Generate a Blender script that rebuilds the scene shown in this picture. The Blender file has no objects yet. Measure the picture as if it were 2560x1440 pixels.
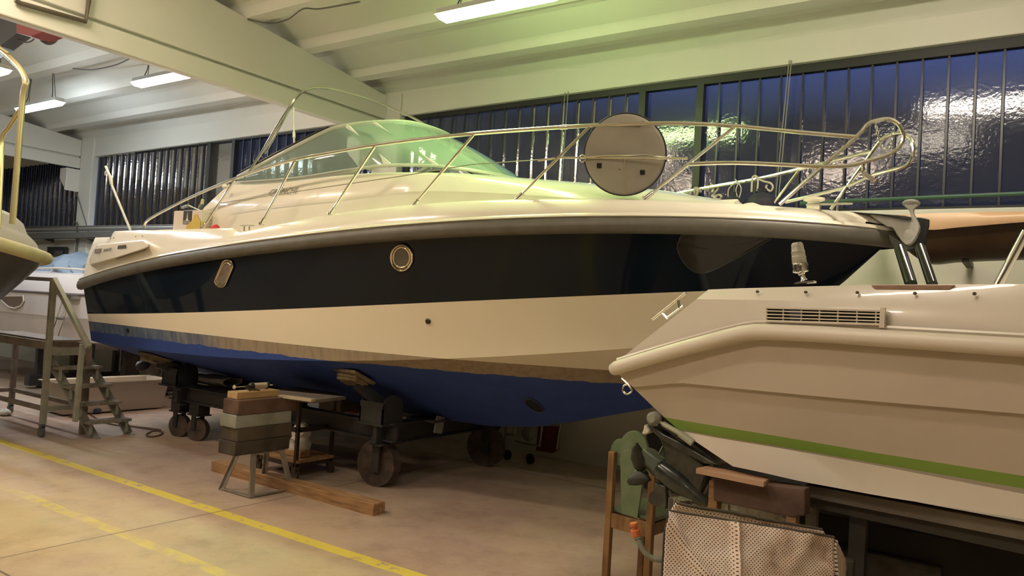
import bpy, bmesh, math, random
import numpy as np
from mathutils import Vector, Matrix, noise

# ------------------------------------------------------------------ camera
FPX = 1904.83; CAMH = 1.65
_v1 = np.array([-1543., 605.]); _v2 = np.array([2560., 850.]); _c = np.array([1280., 720.])
_ex = -np.append(_v1-_c, FPX); _ex /= np.linalg.norm(_ex)
_ey = np.append(_v2-_c, FPX); _ey /= np.linalg.norm(_ey)
_ez = np.cross(_ex, _ey); _ez /= np.linalg.norm(_ez)
CW = np.array([_ex, _ey, _ez])
EYE = np.array([0., 0., CAMH])
scene = bpy.context.scene
col = scene.collection
cd = bpy.data.cameras.new('camera'); cam = bpy.data.objects.new('camera', cd); col.objects.link(cam)
cd.sensor_width = 36.0; cd.lens = FPX/2560*36; cd.clip_start = .05; cd.clip_end = 200
cam.matrix_world = Matrix(((CW[0][0], -CW[0][1], -CW[0][2], 0), (CW[1][0], -CW[1][1], -CW[1][2], 0),
                           (CW[2][0], -CW[2][1], -CW[2][2], CAMH), (0, 0, 0, 1)))
scene.camera = cam
scene.view_settings.view_transform = 'Standard'; scene.view_settings.look = 'None'
scene.view_settings.exposure = 2.42; scene.view_settings.gamma = 1.0
scene.view_settings.use_curve_mapping = False

# ------------------------------------------------------------------ dusk sky outside
world = bpy.data.worlds.new('dusk_sky'); scene.world = world; world.use_nodes = True
wn = world.node_tree.nodes; wl_ = world.node_tree.links; wn.clear()
wo = wn.new('ShaderNodeOutputWorld'); bg = wn.new('ShaderNodeBackground'); tc = wn.new('ShaderNodeTexCoord')
sp = wn.new('ShaderNodeSeparateXYZ'); rp = wn.new('ShaderNodeValToRGB')
wl_.new(tc.outputs['Generated'], sp.inputs[0]); wl_.new(sp.outputs[2], rp.inputs[0]); wl_.new(rp.outputs[0], bg.inputs[0]); wl_.new(bg.outputs[0], wo.inputs[0])
rp.color_ramp.elements[0].position = .245; rp.color_ramp.elements[0].color = (.010, .012, .020, 1)
rp.color_ramp.elements[1].position = .37; rp.color_ramp.elements[1].color = (.075, .11, .27, 1)
bg.inputs[1].default_value = .8

WARM = (1.0, .80, .60); GREEN = (.68, 1.0, .37); COOL = (.82, .92, 1.0); NEUT = (1.0, .86, .68)
# ceiling lamps of the hall: centre x, centre y, z, colour, strength
LAMPS = [(-3.85, 5.2, 4.2, GREEN, 17), (-8.9, 5.25, 4.2, WARM, 16), (-12.2, 5.3, 4.2, COOL, 20), (-10.75, 4.0, 4.1, COOL, 17),
         (-.45, 5.2, 4.25, NEUT, 20), (-6.2, 2.0, 4.65, WARM, 23), (-9.6, 1.2, 4.75, WARM, 25), (-1.4, 1.6, 4.7, NEUT, 10),  # last one is unseen, added to light the small boat
         (-3.2, -1.4, 4.9, WARM, 27), (-7.2, -2.4, 4.9, WARM, 28), (2.2, -2.6, 4.9, WARM, 12), (-13.5, 0.5, 4.8, COOL, 14)]  # this row is unseen, added for more light from out of frame

# ------------------------------------------------------------------ geometry through known planes
def ray(x, y): return CW @ np.array([x-1280., y-720., FPX])
def at(x, y, Y): r = ray(x, y); return EYE + r*(Y/r[1])           # point on the plane y = Y
def atz(x, y, z): r = ray(x, y); return EYE + r*((z-CAMH)/r[2])   # point at height z
def atx(x, y, X): r = ray(x, y); return EYE + r*(X/r[0])
def dep(x, y, d): return EYE + ray(x, y)*(d/FPX)
def pln(p, P, n): r = ray(*p); return EYE + r*(np.dot(np.array(P)-EYE, n)/np.dot(r, n))
def hitplan(p, b, yc):
    r = ray(*p); Y = 3.4
    while Y < 7:
        P = EYE + r*(Y/r[1])
        if P[1] >= yc-b(P[0]): return P
        Y += .004
    return P
def V(p): return Vector((float(p[0]), float(p[1]), float(p[2])))

# ------------------------------------------------------------------ materials
MATS = {}
def mat(name, base=(.8, .8, .8), rough=.5, metal=0., coat=0., spec=.5, noise_amt=0., noise_scale=5., col2=None, bump=0., bump_scale=60., alpha=1., trans=0., emis=None, estr=0., detail=4., stretch=None, lo=.35, hi=.65):
    if name in MATS: return MATS[name]
    m = bpy.data.materials.new(name); m.use_nodes = True; nt = m.node_tree; b = nt.nodes['Principled BSDF']
    b.inputs['Base Color'].default_value = (*base, 1); b.inputs['Roughness'].default_value = rough; b.inputs['Metallic'].default_value = metal
    b.inputs['Coat Weight'].default_value = coat; b.inputs['Coat Roughness'].default_value = .04; b.inputs['Specular IOR Level'].default_value = spec
    b.inputs['Alpha'].default_value = alpha; b.inputs['Transmission Weight'].default_value = trans
    tc = nt.nodes.new('ShaderNodeTexCoord'); mp = nt.nodes.new('ShaderNodeMapping'); nt.links.new(tc.outputs['Object'], mp.inputs[0])
    if stretch: mp.inputs['Scale'].default_value = stretch
    if col2 is not None:
        n = nt.nodes.new('ShaderNodeTexNoise'); n.inputs['Scale'].default_value = noise_scale; n.inputs['Detail'].default_value = detail
        r = nt.nodes.new('ShaderNodeValToRGB'); r.color_ramp.elements[0].position = lo; r.color_ramp.elements[1].position = hi
        r.color_ramp.elements[0].color = (*base, 1); r.color_ramp.elements[1].color = (*col2, 1)
        nt.links.new(mp.outputs[0], n.inputs[0]); nt.links.new(n.outputs[0], r.inputs[0]); nt.links.new(r.outputs[0], b.inputs['Base Color'])
    if bump:
        n = nt.nodes.new('ShaderNodeTexNoise'); n.inputs['Scale'].default_value = bump_scale; n.inputs['Detail'].default_value = 3
        bp = nt.nodes.new('ShaderNodeBump'); bp.inputs['Strength'].default_value = bump; bp.inputs['Distance'].default_value = .01
        nt.links.new(mp.outputs[0], n.inputs[0]); nt.links.new(n.outputs[0], bp.inputs['Height']); nt.links.new(bp.outputs[0], b.inputs['Normal'])
    if emis: b.inputs['Emission Color'].default_value = (*emis, 1); b.inputs['Emission Strength'].default_value = estr
    MATS[name] = m; return m
def N(nt, t, **kw):
    n = nt.nodes.new(t)
    for k, v in kw.items(): setattr(n, k, v)
    return n

M = dict
gel = mat('white_gelcoat', (.80, .76, .66), .22, coat=.5, col2=(.76, .715, .61), noise_scale=1.5)
gel2 = mat('cream_gelcoat', (.72, .67, .60), .25, coat=.4, col2=(.69, .64, .57), noise_scale=2)
steel = mat('polished_steel', (.74, .73, .67), .14, metal=1)
chrome = mat('chrome', (.85, .84, .8), .06, metal=1)
rubber = mat('grey_rubber', (.10, .095, .075), .45, col2=(.13, .12, .10), noise_scale=8)
blackrub = mat('black_rubber', (.012, .012, .012), .5)
darksteel = mat('dark_painted_steel', (.022, .024, .028), .5, col2=(.04, .038, .036), noise_scale=6)
greysteel = mat('grey_painted_steel', (.25, .26, .23), .5, col2=(.33, .33, .28), noise_scale=9, bump=.1)
brownsteel = mat('brown_grey_steel', (.16, .13, .11), .55, col2=(.24, .19, .16), noise_scale=8)
concrete = mat('painted_concrete', (.66, .66, .60), .85, col2=(.70, .69, .63), noise_scale=1.2, bump=.12, bump_scale=25)
wallpaint = mat('white_wall_paint', (.74, .72, .64), .85, col2=(.69, .67, .59), noise_scale=.9)
wood = mat('weathered_timber', (.24, .13, .06), .8, col2=(.42, .25, .12), noise_scale=5, stretch=(1, 8, 8), bump=.5, bump_scale=14)
darkwood = mat('dark_sooted_wood', (.035, .028, .022), .75, col2=(.07, .055, .045), noise_scale=7, bump=.5, bump_scale=30)
brownwood = mat('brown_stained_wood', (.075, .04, .03), .7, col2=(.14, .085, .065), noise_scale=6, bump=.4, bump_scale=30)
greywood = mat('grey_painted_wood', (.20, .21, .19), .6, col2=(.30, .31, .28), noise_scale=5, bump=.15)
palewood = mat('pale_pine', (.42, .27, .13), .7, col2=(.52, .36, .18), noise_scale=6, stretch=(6, 1, 6))
ply = mat('plywood', (.44, .27, .17), .6, col2=(.52, .33, .22), noise_scale=4)
cloth_white = mat('crumpled_white_plastic', (.75, .72, .64), .5, bump=.6, bump_scale=20)

# ------------------------------------------------------------------ mesh helpers
def frame_of(d):
    d = d.normalized(); a = Vector((0, 0, 1)) if abs(d.z) < .9 else Vector((1, 0, 0))
    u = d.cross(a).normalized(); return u, d.cross(u).normalized()
class MB:
    def __init__(s): s.v = []; s.f = []; s.m = []; s.mi = 0; s.attr = {}
    def add(s, vs, fs):
        o = len(s.v); s.v += [V(p) for p in vs]
        for f in fs: s.f.append([i+o for i in f]); s.m.append(s.mi)
        return s
    def box(s, c, d, rz=0., R=None):
        c = V(c); h = [x/2 for x in d]
        R = R or Matrix.Rotation(rz, 3, 'Z')
        vs = [c + R @ Vector((sx*h[0], sy*h[1], sz*h[2])) for sx in (-1, 1) for sy in (-1, 1) for sz in (-1, 1)]
        return s.add(vs, [(0, 1, 3, 2), (4, 6, 7, 5), (0, 4, 5, 1), (2, 3, 7, 6), (0, 2, 6, 4), (1, 5, 7, 3)])
    def bar(s, a, b, w, h, up=(0, 0, 1)):   # rectangular bar from a to b
        a = V(a); b = V(b); d = (b-a).normalized(); up = V(up)
        if abs(d.dot(up)) > .98: up = Vector((0, 1, 0))
        u = d.cross(up).normalized(); w2 = u.cross(d).normalized()
        vs = [p + u*(i*w/2) + w2*(j*h/2) for p in (a, b) for i, j in ((-1, -1), (1, -1), (1, 1), (-1, 1))]
        return s.add(vs, [(3, 2, 1, 0), (4, 5, 6, 7), (0, 1, 5, 4), (1, 2, 6, 5), (2, 3, 7, 6), (3, 0, 4, 7)])
    def tube(s, pts, r, seg=10, closed=False, cap=True):
        P = [V(p) for p in pts]; n = len(P); rs = r if isinstance(r, (list, tuple)) else [r]*n
        vs = []; u = None
        for i in range(n):
            if closed: d = (P[(i+1) % n]-P[i-1])
            else: d = P[min(i+1, n-1)]-P[max(i-1, 0)]
            d = d.normalized() if d.length > 1e-9 else Vector((0, 0, 1))
            if u is None: u, w = frame_of(d)
            else:
                u = (u - d*u.dot(d)); u = u.normalized() if u.length > 1e-6 else frame_of(d)[0]; w = d.cross(u).normalized()
            for k in range(seg):
                a = 2*math.pi*k/seg; vs.append(P[i] + (u*math.cos(a)+w*math.sin(a))*rs[i])
        fs = []
        for i in range(n if closed else n-1):
            j = (i+1) % n
            for k in range(seg): k2 = (k+1) % seg; fs.append((i*seg+k, i*seg+k2, j*seg+k2, j*seg+k))
        if cap and not closed: fs.append(tuple(range(seg))[::-1]); fs.append(tuple((n-1)*seg+k for k in range(seg)))
        return s.add(vs, fs)
    def cyl(s, a, b, r, r2=None, seg=20): return s.tube([a, b], [r, r if r2 is None else r2], seg)
    def lathe(s, c, axis, prof, seg=24):   # prof: (distance along axis, radius)
        c = V(c); ax = V(axis).normalized(); u, w = frame_of(ax); vs = []; n = len(prof)
        for t, r in prof:
            for k in range(seg):
                a = 2*math.pi*k/seg; vs.append(c+ax*t+(u*math.cos(a)+w*math.sin(a))*max(r, 1e-4))
        fs = [(i*seg+k, i*seg+(k+1) % seg, (i+1)*seg+(k+1) % seg, (i+1)*seg+k) for i in range(n-1) for k in range(seg)]
        fs.append(tuple(range(seg))[::-1]); fs.append(tuple((n-1)*seg+k for k in range(seg)))
        return s.add(vs, fs)
    def prism(s, poly, vec):
        P = [V(p) for p in poly]; v = V(vec); n = len(P)
        fs = [tuple(range(n)), tuple(range(n, 2*n))[::-1]] + [(i, n+i, n+(i+1) % n, (i+1) % n) for i in range(n)]
        return s.add(P+[p+v for p in P], fs)
    def grid(s, rows, closed=False):
        n = len(rows); m = len(rows[0]); vs = [p for r in rows for p in r]; fs = []
        for i in range(n-1):
            for j in range(m if closed else m-1): k = (j+1) % m; fs.append((i*m+j, i*m+k, (i+1)*m+k, (i+1)*m+j))
        return s.add(vs, fs)
    def ball(s, c, r, seg=16, rings=10, sc=(1, 1, 1)):
        c = V(c); vs = []
        for i in range(rings+1):
            t = math.pi*i/rings
            for k in range(seg):
                a = 2*math.pi*k/seg; vs.append(c+Vector((math.sin(t)*math.cos(a)*r*sc[0], math.sin(t)*math.sin(a)*r*sc[1], math.cos(t)*r*sc[2])))
        return s.add(vs, [(i*seg+k, (i+1)*seg+k, (i+1)*seg+(k+1) % seg, i*seg+(k+1) % seg) for i in range(rings) for k in range(seg)])
    def build(s, name, m=None, parent=None, smooth=True, bevel=0., ang=35, thick=0.):
        if parent is not None: off = wloc(parent)
        else:
            a = np.array([tuple(v) for v in s.v]); off = Vector(((a[:, 0].min()+a[:, 0].max())/2, (a[:, 1].min()+a[:, 1].max())/2, a[:, 2].min()))
        me = bpy.data.meshes.new(name); me.from_pydata([tuple(v-off) for v in s.v], [], s.f)
        ms = m if isinstance(m, (list, tuple)) else [m]
        for x in ms: me.materials.append(x)
        if len(ms) > 1: me.polygons.foreach_set('material_index', s.m)
        for k, vals in s.attr.items():
            at_ = me.attributes.new(k, 'FLOAT', 'POINT'); at_.data.foreach_set('value', vals)
        bm = bmesh.new(); bm.from_mesh(me); bmesh.ops.remove_doubles(bm, verts=bm.verts, dist=1e-5); bmesh.ops.recalc_face_normals(bm, faces=bm.faces); bm.to_mesh(me); bm.free()
        if smooth:
            me.polygons.foreach_set('use_smooth', [True]*len(me.polygons)); me.set_sharp_from_angle(angle=math.radians(ang))
        me.update()
        o = bpy.data.objects.new(name, me); col.objects.link(o)
        if parent is not None: o.parent = parent
        else: o.location = off
        if thick: sm = o.modifiers.new('solid', 'SOLIDIFY'); sm.thickness = thick; sm.offset = 0
        if bevel: bv = o.modifiers.new('bevel', 'BEVEL'); bv.width = bevel; bv.segments = 2; bv.limit_method = 'ANGLE'
        return o
def wloc(o):
    l = Vector((0, 0, 0))
    while o is not None: l += o.location; o = o.parent
    return l
def tag(o, label, cat, group=None):
    o['label'] = label; o['category'] = cat
    if group: o['group'] = group
    return o
def thing(name, label, cat, loc, group=None):
    o = bpy.data.objects.new(name, None); col.objects.link(o); o.location = V(loc); o.empty_display_size = .1
    return tag(o, label, cat, group)
def struct(o): o['kind'] = 'structure'; return o
def copy_thing(src, loc, label=None):
    r = src.copy(); col.objects.link(r); r.location = V(loc)
    if label: r['label'] = label
    for ch in list(src.children):
        c = ch.copy(); col.objects.link(c); c.parent = r
        for g in list(ch.children):
            d = g.copy(); col.objects.link(d); d.parent = c
    return r
def smooth_path(P, n=6, closed=False):   # Catmull-Rom
    P = [np.array(p, float) for p in P]; out = []; k = len(P)
    for i in range(k if closed else k-1):
        if closed: a, b, c, d = P[i-1], P[i], P[(i+1) % k], P[(i+2) % k]
        else: a, b, c, d = P[max(i-1, 0)], P[i], P[i+1], P[min(i+2, k-1)]
        for j in range(n):
            t = j/n; out.append(.5*((2*b)+(-a+c)*t+(2*a-5*b+4*c-d)*t*t+(-a+3*b-3*c+d)*t**3))
    if not closed: out.append(P[-1])
    return out
def text_mesh(txt, name, m, parent, origin, xdir, up, size, ext=.002, shear=0.):
    cu = bpy.data.curves.new(name, 'FONT'); cu.body = txt; cu.size = size; cu.extrude = ext; cu.shear = shear; cu.resolution_u = 3
    t = bpy.data.objects.new('t', cu); me = bpy.data.meshes.new_from_object(t); me.name = name
    x = V(xdir).normalized(); z = x.cross(V(up)).normalized(); y = z.cross(x)
    Mx = Matrix((x, y, z)).transposed().to_4x4(); Mx.translation = V(origin)-wloc(parent)
    me.transform(Mx); me.materials.clear(); me.materials.append(m)
    o = bpy.data.objects.new(name, me); col.objects.link(o); o.parent = parent; bpy.data.objects.remove(t); return o

# ================================================================== SETTING
YW = 7.5; X0, X1 = -23., 5.; YB = -7.
# floor material: painted concrete with stains, yellow lane lines, saw-cut joints
fm = bpy.data.materials.new('hall_floor'); fm.use_nodes = True; nt = fm.node_tree; fb = nt.nodes['Principled BSDF']; L = nt.links
geo = N(nt, 'ShaderNodeNewGeometry'); sx = N(nt, 'ShaderNodeSeparateXYZ'); L.new(geo.outputs['Position'], sx.inputs[0])
def mth(op, a, b=None, c=None):
    n = N(nt, 'ShaderNodeMath', operation=op)
    for i, v in enumerate((a, b, c)):
        if v is None: continue
        if isinstance(v, (int, float)): n.inputs[i].default_value = v
        else: L.new(v, n.inputs[i])
    return n.outputs[0]
def nz(scale, detail=4, vec=None, rough=.5):
    n = N(nt, 'ShaderNodeTexNoise'); n.inputs['Scale'].default_value = scale; n.inputs['Detail'].default_value = detail; n.inputs['Roughness'].default_value = rough
    L.new(vec or geo.outputs['Position'], n.inputs[0]); return n.outputs[0]
def ramp(fac, stops):
    r = N(nt, 'ShaderNodeValToRGB'); e = r.color_ramp.elements
    while len(e) < len(stops): e.new(.5)
    for el, (p, c) in zip(e, stops): el.position = p; el.color = (*c, 1)
    L.new(fac, r.inputs[0]); return r.outputs[0]
def mixc(fac, a, b, mode='MIX'):
    n = N(nt, 'ShaderNodeMix', data_type='RGBA', blend_type=mode)
    if isinstance(fac, (int, float)): n.inputs[0].default_value = fac
    else: L.new(fac, n.inputs[0])
    for i, v in ((6, a), (7, b)):
        if isinstance(v, tuple): n.inputs[i].default_value = (*v, 1)
        else: L.new(v, n.inputs[i])
    return n.outputs[2]
base = ramp(nz(.55, 6, rough=.6), [(.32, (.36, .23, .18)), (.47, (.46, .34, .25)), (.56, (.52, .40, .25)), (.70, (.42, .38, .27))])
zone = mth('ADD', sx.outputs[1], mth('MULTIPLY', nz(.8, 3), 1.2))
base = mixc(ramp(mth('MULTIPLY', mth('SUBTRACT', zone, 3.2), .6), [(0, (0, 0, 0)), (1, (1, 1, 1))]), mixc(.4, base, (.62, .48, .27)), mixc(.35, base, (.36, .28, .26)))
base = mixc(mth('MULTIPLY', ramp(nz(3.3, 8, rough=.7), [(.48, (0, 0, 0)), (.72, (1, 1, 1))]), .42), base, (.20, .13, .10))
base = mixc(mth('MULTIPLY', ramp(nz(1.3, 9, rough=.75), [(.5, (0, 0, 0)), (.62, (1, 1, 1))]), .30), base, (.62, .52, .40))
base = mixc(mth('MULTIPLY', ramp(nz(.9, 3), [(.55, (0, 0, 0)), (.72, (1, 1, 1))]), .35), base, (.42, .24, .20))
base = mixc(mth('MULTIPLY', ramp(nz(28, 3), [(.67, (0, 0, 0)), (.74, (1, 1, 1))]), .3), base, (.10, .07, .06))
def band(v, c, w, soft=.004):
    d = mth('ABSOLUTE', mth('SUBTRACT', v, c)); n = N(nt, 'ShaderNodeMapRange'); n.inputs[1].default_value = w+soft; n.inputs[2].default_value = w; n.inputs[3].default_value = 0; n.inputs[4].default_value = 1
    L.new(d, n.inputs[0]); return n.outputs[0]
wy = mth('ADD', sx.outputs[1], mth('MULTIPLY', mth('SUBTRACT', nz(2.5, 2), .5), .03))
l1 = mth('MULTIPLY', band(wy, 3.61, .05), ramp(nz(9, 5, rough=.7), [(.36, (0, 0, 0)), (.42, (1, 1, 1))]))
l2 = mth('MULTIPLY', mth('MULTIPLY', band(wy, 2.86, .045), ramp(nz(7, 5, rough=.7), [(.40, (.1, .1, .1)), (.58, (.8, .8, .8))])), band(sx.outputs[0], -3.2, 2.9, .9))
l2 = mth('MULTIPLY', l2, .75)
base = mixc(mth('MULTIPLY', l1, .88), base, (.74, .62, .075)); base = mixc(l2, base, (.72, .62, .10))
for c in (-4.98, -9.0, -1.0, 3.0): base = mixc(mth('MULTIPLY', band(sx.outputs[0], c, .005, .003), .75), base, (.06, .045, .035))
for c in (6.62, 2.05): base = mixc(mth('MULTIPLY', band(sx.outputs[1], c, .006, .003), .75), base, (.05, .04, .03))
L.new(base, fb.inputs['Base Color']); fb.inputs['Roughness'].default_value = .55
rr = ramp(nz(4, 5), [(.3, (.42, .42, .42)), (.7, (.7, .7, .7))]); L.new(rr, fb.inputs['Roughness'])
o = MB().box(((X0+X1)/2, (YW+.2+YB)/2, -.1), (X1-X0, YW+.2-YB, .2)).build('floor', fm, smooth=False); struct(o)

# ceiling: ribbed precast panels rising away from the window wall
def roofz(y): return 4.42+.118*(7.48-y) if y > -1 else 4.42+.118*8.48-.118*(-1-y)
prof = []
y = 7.60; prof.append((7.75, 4.42))
ribs = [7.80-.82*i for i in range(19)]   # rib centres: 7.80, 6.98 ...
ribs = [6.90, 6.06, 5.25]+[5.25-.82*i for i in range(1, 16)]
prof.append((7.30, roofz(7.30)+.15)) ; prof = [(7.75, 4.41), (7.49, 4.43), (7.36, roofz(7.36)+.17)]
for r in ribs:
    if r < YB-.5: break
    z = roofz(r)
    prof += [(r+.26, roofz(r+.26)+.19), (r+.07, z), (r-.07, z+.012), (r-.14, z+.10), (r-.36, roofz(r-.36)+.19)]
prof = sorted(prof, key=lambda p: -p[0])
b = MB(); b.grid([[(X0, p[0], p[1]) for p in prof], [(X1, p[0], p[1]) for p in prof]])
top = 6.3
b.add([(X0, 7.75, top), (X1, 7.75, top), (X1, YB-.6, top), (X0, YB-.6, top)], [(0, 1, 2, 3)])
struct(b.build('ceiling', concrete, smooth=False))
# transverse roof beams with a groove, end-on to the window wall
def roof_beam(xr, w, n):
    b = MB(); xs = [xr-w, xr]
    zz = lambda y: roofz(y)-.0
    ys = [7.46, 3, -1, YB]
    w = .40; b.prism([(xr, 7.46, 3.88), (xr, 7.46, 4.085), (xr-w, 7.46, 4.085), (xr-w, 7.46, 3.97), (xr-w+.05, 7.46, 3.95), (xr-.05, 7.46, 3.88)], (0, YB-7.46, 0))
    b.box((xr-w/2, (7.46+YB)/2, 4.10), (w-.10, 7.46-YB, .05))
    lo = 4.115
    b.prism([(xr-w, 7.46, lo), (xr-w, 7.46, roofz(7.46)+.01), (xr-w, -1, roofz(-1)+.01), (xr-w, YB, roofz(YB)+.01), (xr-w, YB, lo)], (w, 0, 0))
    b.prism([(xr-.05, 7.46, 3.856), (xr-.05, YB, 3.856), (xr-.09, YB, 3.80), (xr-.09, 7.46, 3.80)], (-(w-.1)+.0, 0, 0)) if False else None
    o = b.build('trim_%d' % n, concrete, smooth=False, bevel=.012); struct(o); return o
roof_beam(-7.25, .5, 1); roof_beam(-15.3, .5, 2); roof_beam(.9, .5, 3)
# columns with corbels
n = 4
for xr in (-7.0, -14.85, 1.1):
    b = MB(); b.box((xr-.235, 7.52, 2.25), (.46, .12, 4.5))
    b.prism([(xr-.46, 7.22, 3.86), (xr-.72, 7.22, 3.86), (xr-.72, 7.22, 3.66), (xr-.46, 7.22, 3.42)], (0, .36, 0))
    struct(b.build('trim_%d' % n, concrete, smooth=False, bevel=.012)); n += 1
# fascia beams over the windows, ledge under them
spans = [(-22.9, -15.35), (-14.86, -7.5), (-7.0, .62), (1.1, 4.95)]
for a, c in spans:
    b = MB(); fz = lambda x: 4.195+.007*max(x, -16); b.prism([(a, 7.485, fz(a)), (c, 7.485, fz(c)), (c, 7.485, 4.45), (a, 7.485, 4.45)], (0, .22, 0)); struct(b.build('trim_%d' % n, concrete, smooth=False, bevel=.01)); n += 1
# walls
b = MB(); b.box(((X0+X1)/2, 7.62, 1.33), (X1-X0, .2, 2.66)); b.box(((X0+X1)/2, 7.66, 4.75), (X1-X0, .16, .68)); struct(b.build('wall_back', wallpaint, smooth=False))
b = MB(); b.box(((X0+X1)/2, 7.545, 2.70), (X1-X0, .25, .06)); b.box(((X0+X1)/2, 7.49, 2.64), (X1-X0, .1, .04)); struct(b.build('trim_%d' % n, concrete, smooth=False, bevel=.008)); n += 1
b = MB(); b.box((X0-.1, .3, 2.7), (.2, 15, 5.6)); struct(b.build('wall_left', wallpaint, smooth=False))
b = MB(); b.box((X1+.1, .3, 2.7), (.2, 15, 5.6)); struct(b.build('wall_right', wallpaint, smooth=False))
b = MB(); b.box(((X0+X1)/2, YB-.1, 2.7), (X1-X0, .2, 5.6)); struct(b.build('wall_front', mat('dark_far_wall', (.16, .15, .13), .8), smooth=False))

# window strip: hammered ribbed glazing over the dusk
gm = bpy.data.materials.new('hammered_glazing'); gm.use_nodes = True; nt = gm.node_tree; L = nt.links; nt.nodes.clear()
out = N(nt, 'ShaderNodeOutputMaterial'); tr = N(nt, 'ShaderNodeBsdfTransparent'); tr.inputs[0].default_value = (.42, .46, .60, 1)
gl = N(nt, 'ShaderNodeBsdfGlossy'); gl.inputs[0].default_value = (.75, .75, .75, 1); gl.inputs['Roughness'].default_value = .09
df = N(nt, 'ShaderNodeBsdfDiffuse'); df.inputs[0].default_value = (.022, .026, .034, 1)
fr = N(nt, 'ShaderNodeFresnel'); fr.inputs[0].default_value = 1.38
mx1 = N(nt, 'ShaderNodeMixShader'); mx1.inputs[0].default_value = .45; mx2 = N(nt, 'ShaderNodeMixShader')
tcn = N(nt, 'ShaderNodeTexCoord'); nn = N(nt, 'ShaderNodeTexNoise'); nn.inputs['Scale'].default_value = 32; nn.inputs['Detail'].default_value = 2
bp = N(nt, 'ShaderNodeBump'); bp.inputs['Strength'].default_value = 1.; bp.inputs['Distance'].default_value = .0011
L.new(tcn.outputs['Object'], nn.inputs[0]); L.new(nn.outputs[0], bp.inputs['Height']); L.new(bp.outputs[0], gl.inputs['Normal'])
L.new(tr.outputs[0], mx1.inputs[1]); L.new(df.outputs[0], mx1.inputs[2]); fr_a = mth('ADD', fr.outputs[0], .035); L.new(fr_a, mx2.inputs[0]); L.new(mx1.outputs[0], mx2.inputs[1]); L.new(gl.outputs[0], mx2.inputs[2]); L.new(mx2.outputs[0], out.inputs[0])
frm = mat('dark_window_frame', (.018, .02, .02), .5)
ribm = mat('dark_panel_rib', (.02, .022, .024), .35)
def window(nn_, xa, xb, ribmode, gaps):
    z0, z1 = 2.73, 4.20; yb = 7.60
    w = MB(); w.box(((xa+xb)/2, yb-.02, z1-.05), (xb-xa, .07, .10)); w.box(((xa+xb)/2, yb-.02, z0+.02), (xb-xa, .05, .04)); w.box((xa+.03, yb, (z0+z1)/2), (.06, .06, z1-z0)); w.box((xb-.03, yb, (z0+z1)/2), (.06, .06, z1-z0))
    wf = struct(w.build('window_%d' % nn_, frm, smooth=False))
    for (a, c) in gaps:
        m_ = MB(); m_.box((a, yb-.04, (z0+z1)/2-.05), (.075, .08, z1-z0-.1)); m_.build('mullion', frm, wf, smooth=False)
        m_ = MB(); m_.box((c, yb-.04, (z0+z1)/2-.05), (.075, .08, z1-z0-.1)); m_.build('mullion', frm, wf, smooth=False)
        p = MB(); p.grid([[(a, yb, z0), (c, yb, z0)], [(a, yb, z1-.06), (c, yb, z1-.06)]]); p.build('pane', gm, wf, smooth=False)
    edges = [xa] + [e for g in gaps for e in g] + [xb]
    for i in range(0, len(edges), 2):
        a, c = edges[i], edges[i+1]; k = max(1, round((c-a)/.205)); pw = (c-a)/k
        pr = []; rb = MB()
        for j in range(k):
            x = a+j*pw
            if ribmode == 'wave': pr += [(x+pw*q/8, yb+.022*math.cos(2*math.pi*q/8)) for q in range(8)]
            else: pr += [(x, yb), (x+pw*.86, yb), (x+pw*.89, yb-.028), (x+pw*.97, yb-.028)]
            if j < k-1 and ribmode != 'wave': rb.box((x+pw*.93, yb-.034, (z0+z1)/2-.05), (.018, .012, z1-z0-.1))
        pr.append((c, yb))
        p = MB(); p.grid([[(x, y, z0) for x, y in pr], [(x, y, z1-.06) for x, y in pr]]); p.build('ribbed_pane', gm, wf, smooth=(ribmode == 'wave'), ang=60)
        if rb.v: rb.build('panel_rib', ribm, wf, smooth=False)
window(1, -22.9, -15.35, 'flat', [])
window(2, -14.8, -7.5, 'flat', [(-11.27, -10.63)])
window(3, -6.98, .62, 'flat', [(-3.52, -2.87)])
window(4, 1.1, 4.95, 'flat', [])
# the dark building across the yard
nb = MB().box((-8, 16, .9), (50, 1, 1.8)).build('wall_outside', mat('dark_outside_wall', (.02, .02, .025), .9), smooth=False); struct(nb)
struct(MB().box((-8, 25, -.1), (80, 34, .2)).build('floor_outside', mat('yard_asphalt', (.03, .03, .03), .9), smooth=False))

# ------------------------------------------------------------------ ceiling lamps
def lamp(i, x, y, z, c, st, lab):
    t = thing('ceiling_lamp', lab, 'lamp', (x, y, z), 'twin tube lamps hung under the roof')
    b = MB(); b.box((x, y, z+.075), (1.22, .13, .05)); b.box((x, y, z+.05), (1.26, .17, .012)); b.build('housing', mat('lamp_housing', (.45, .46, .44), .5), t, smooth=False, bevel=.008)
    dm = mat('lamp_glow_%d' % i, (.9, .9, .9), .4, emis=c, estr=st)
    p = [(-.615, -.08, .05), (.615, -.08, .05), (.615, .08, .05), (-.615, .08, .05), (-.58, -.055, 0), (.58, -.055, 0), (.58, .055, 0), (-.58, .055, 0)]
    d = MB(); d.add([(x+q[0], y+q[1], z+q[2]) for q in p], [(0, 3, 2, 1), (4, 5, 6, 7), (0, 1, 5, 4), (1, 2, 6, 5), (2, 3, 7, 6), (3, 0, 4, 7)]); d.build('diffuser', dm, t, smooth=False)
    for sx_ in (-.42, .42):
        ch = MB(); zt = roofz(y)+.17
        ch.tube([(x+sx_, y-.02, z+.09), (x+sx_*.9, y, z+.2), (x+sx_*.75, y, zt)], .006, 5); ch.tube([(x+sx_, y+.03, z+.09), (x+sx_*.75, y+.01, zt)], .004, 5); ch.build('hanger', frm, t)
    return t
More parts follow.
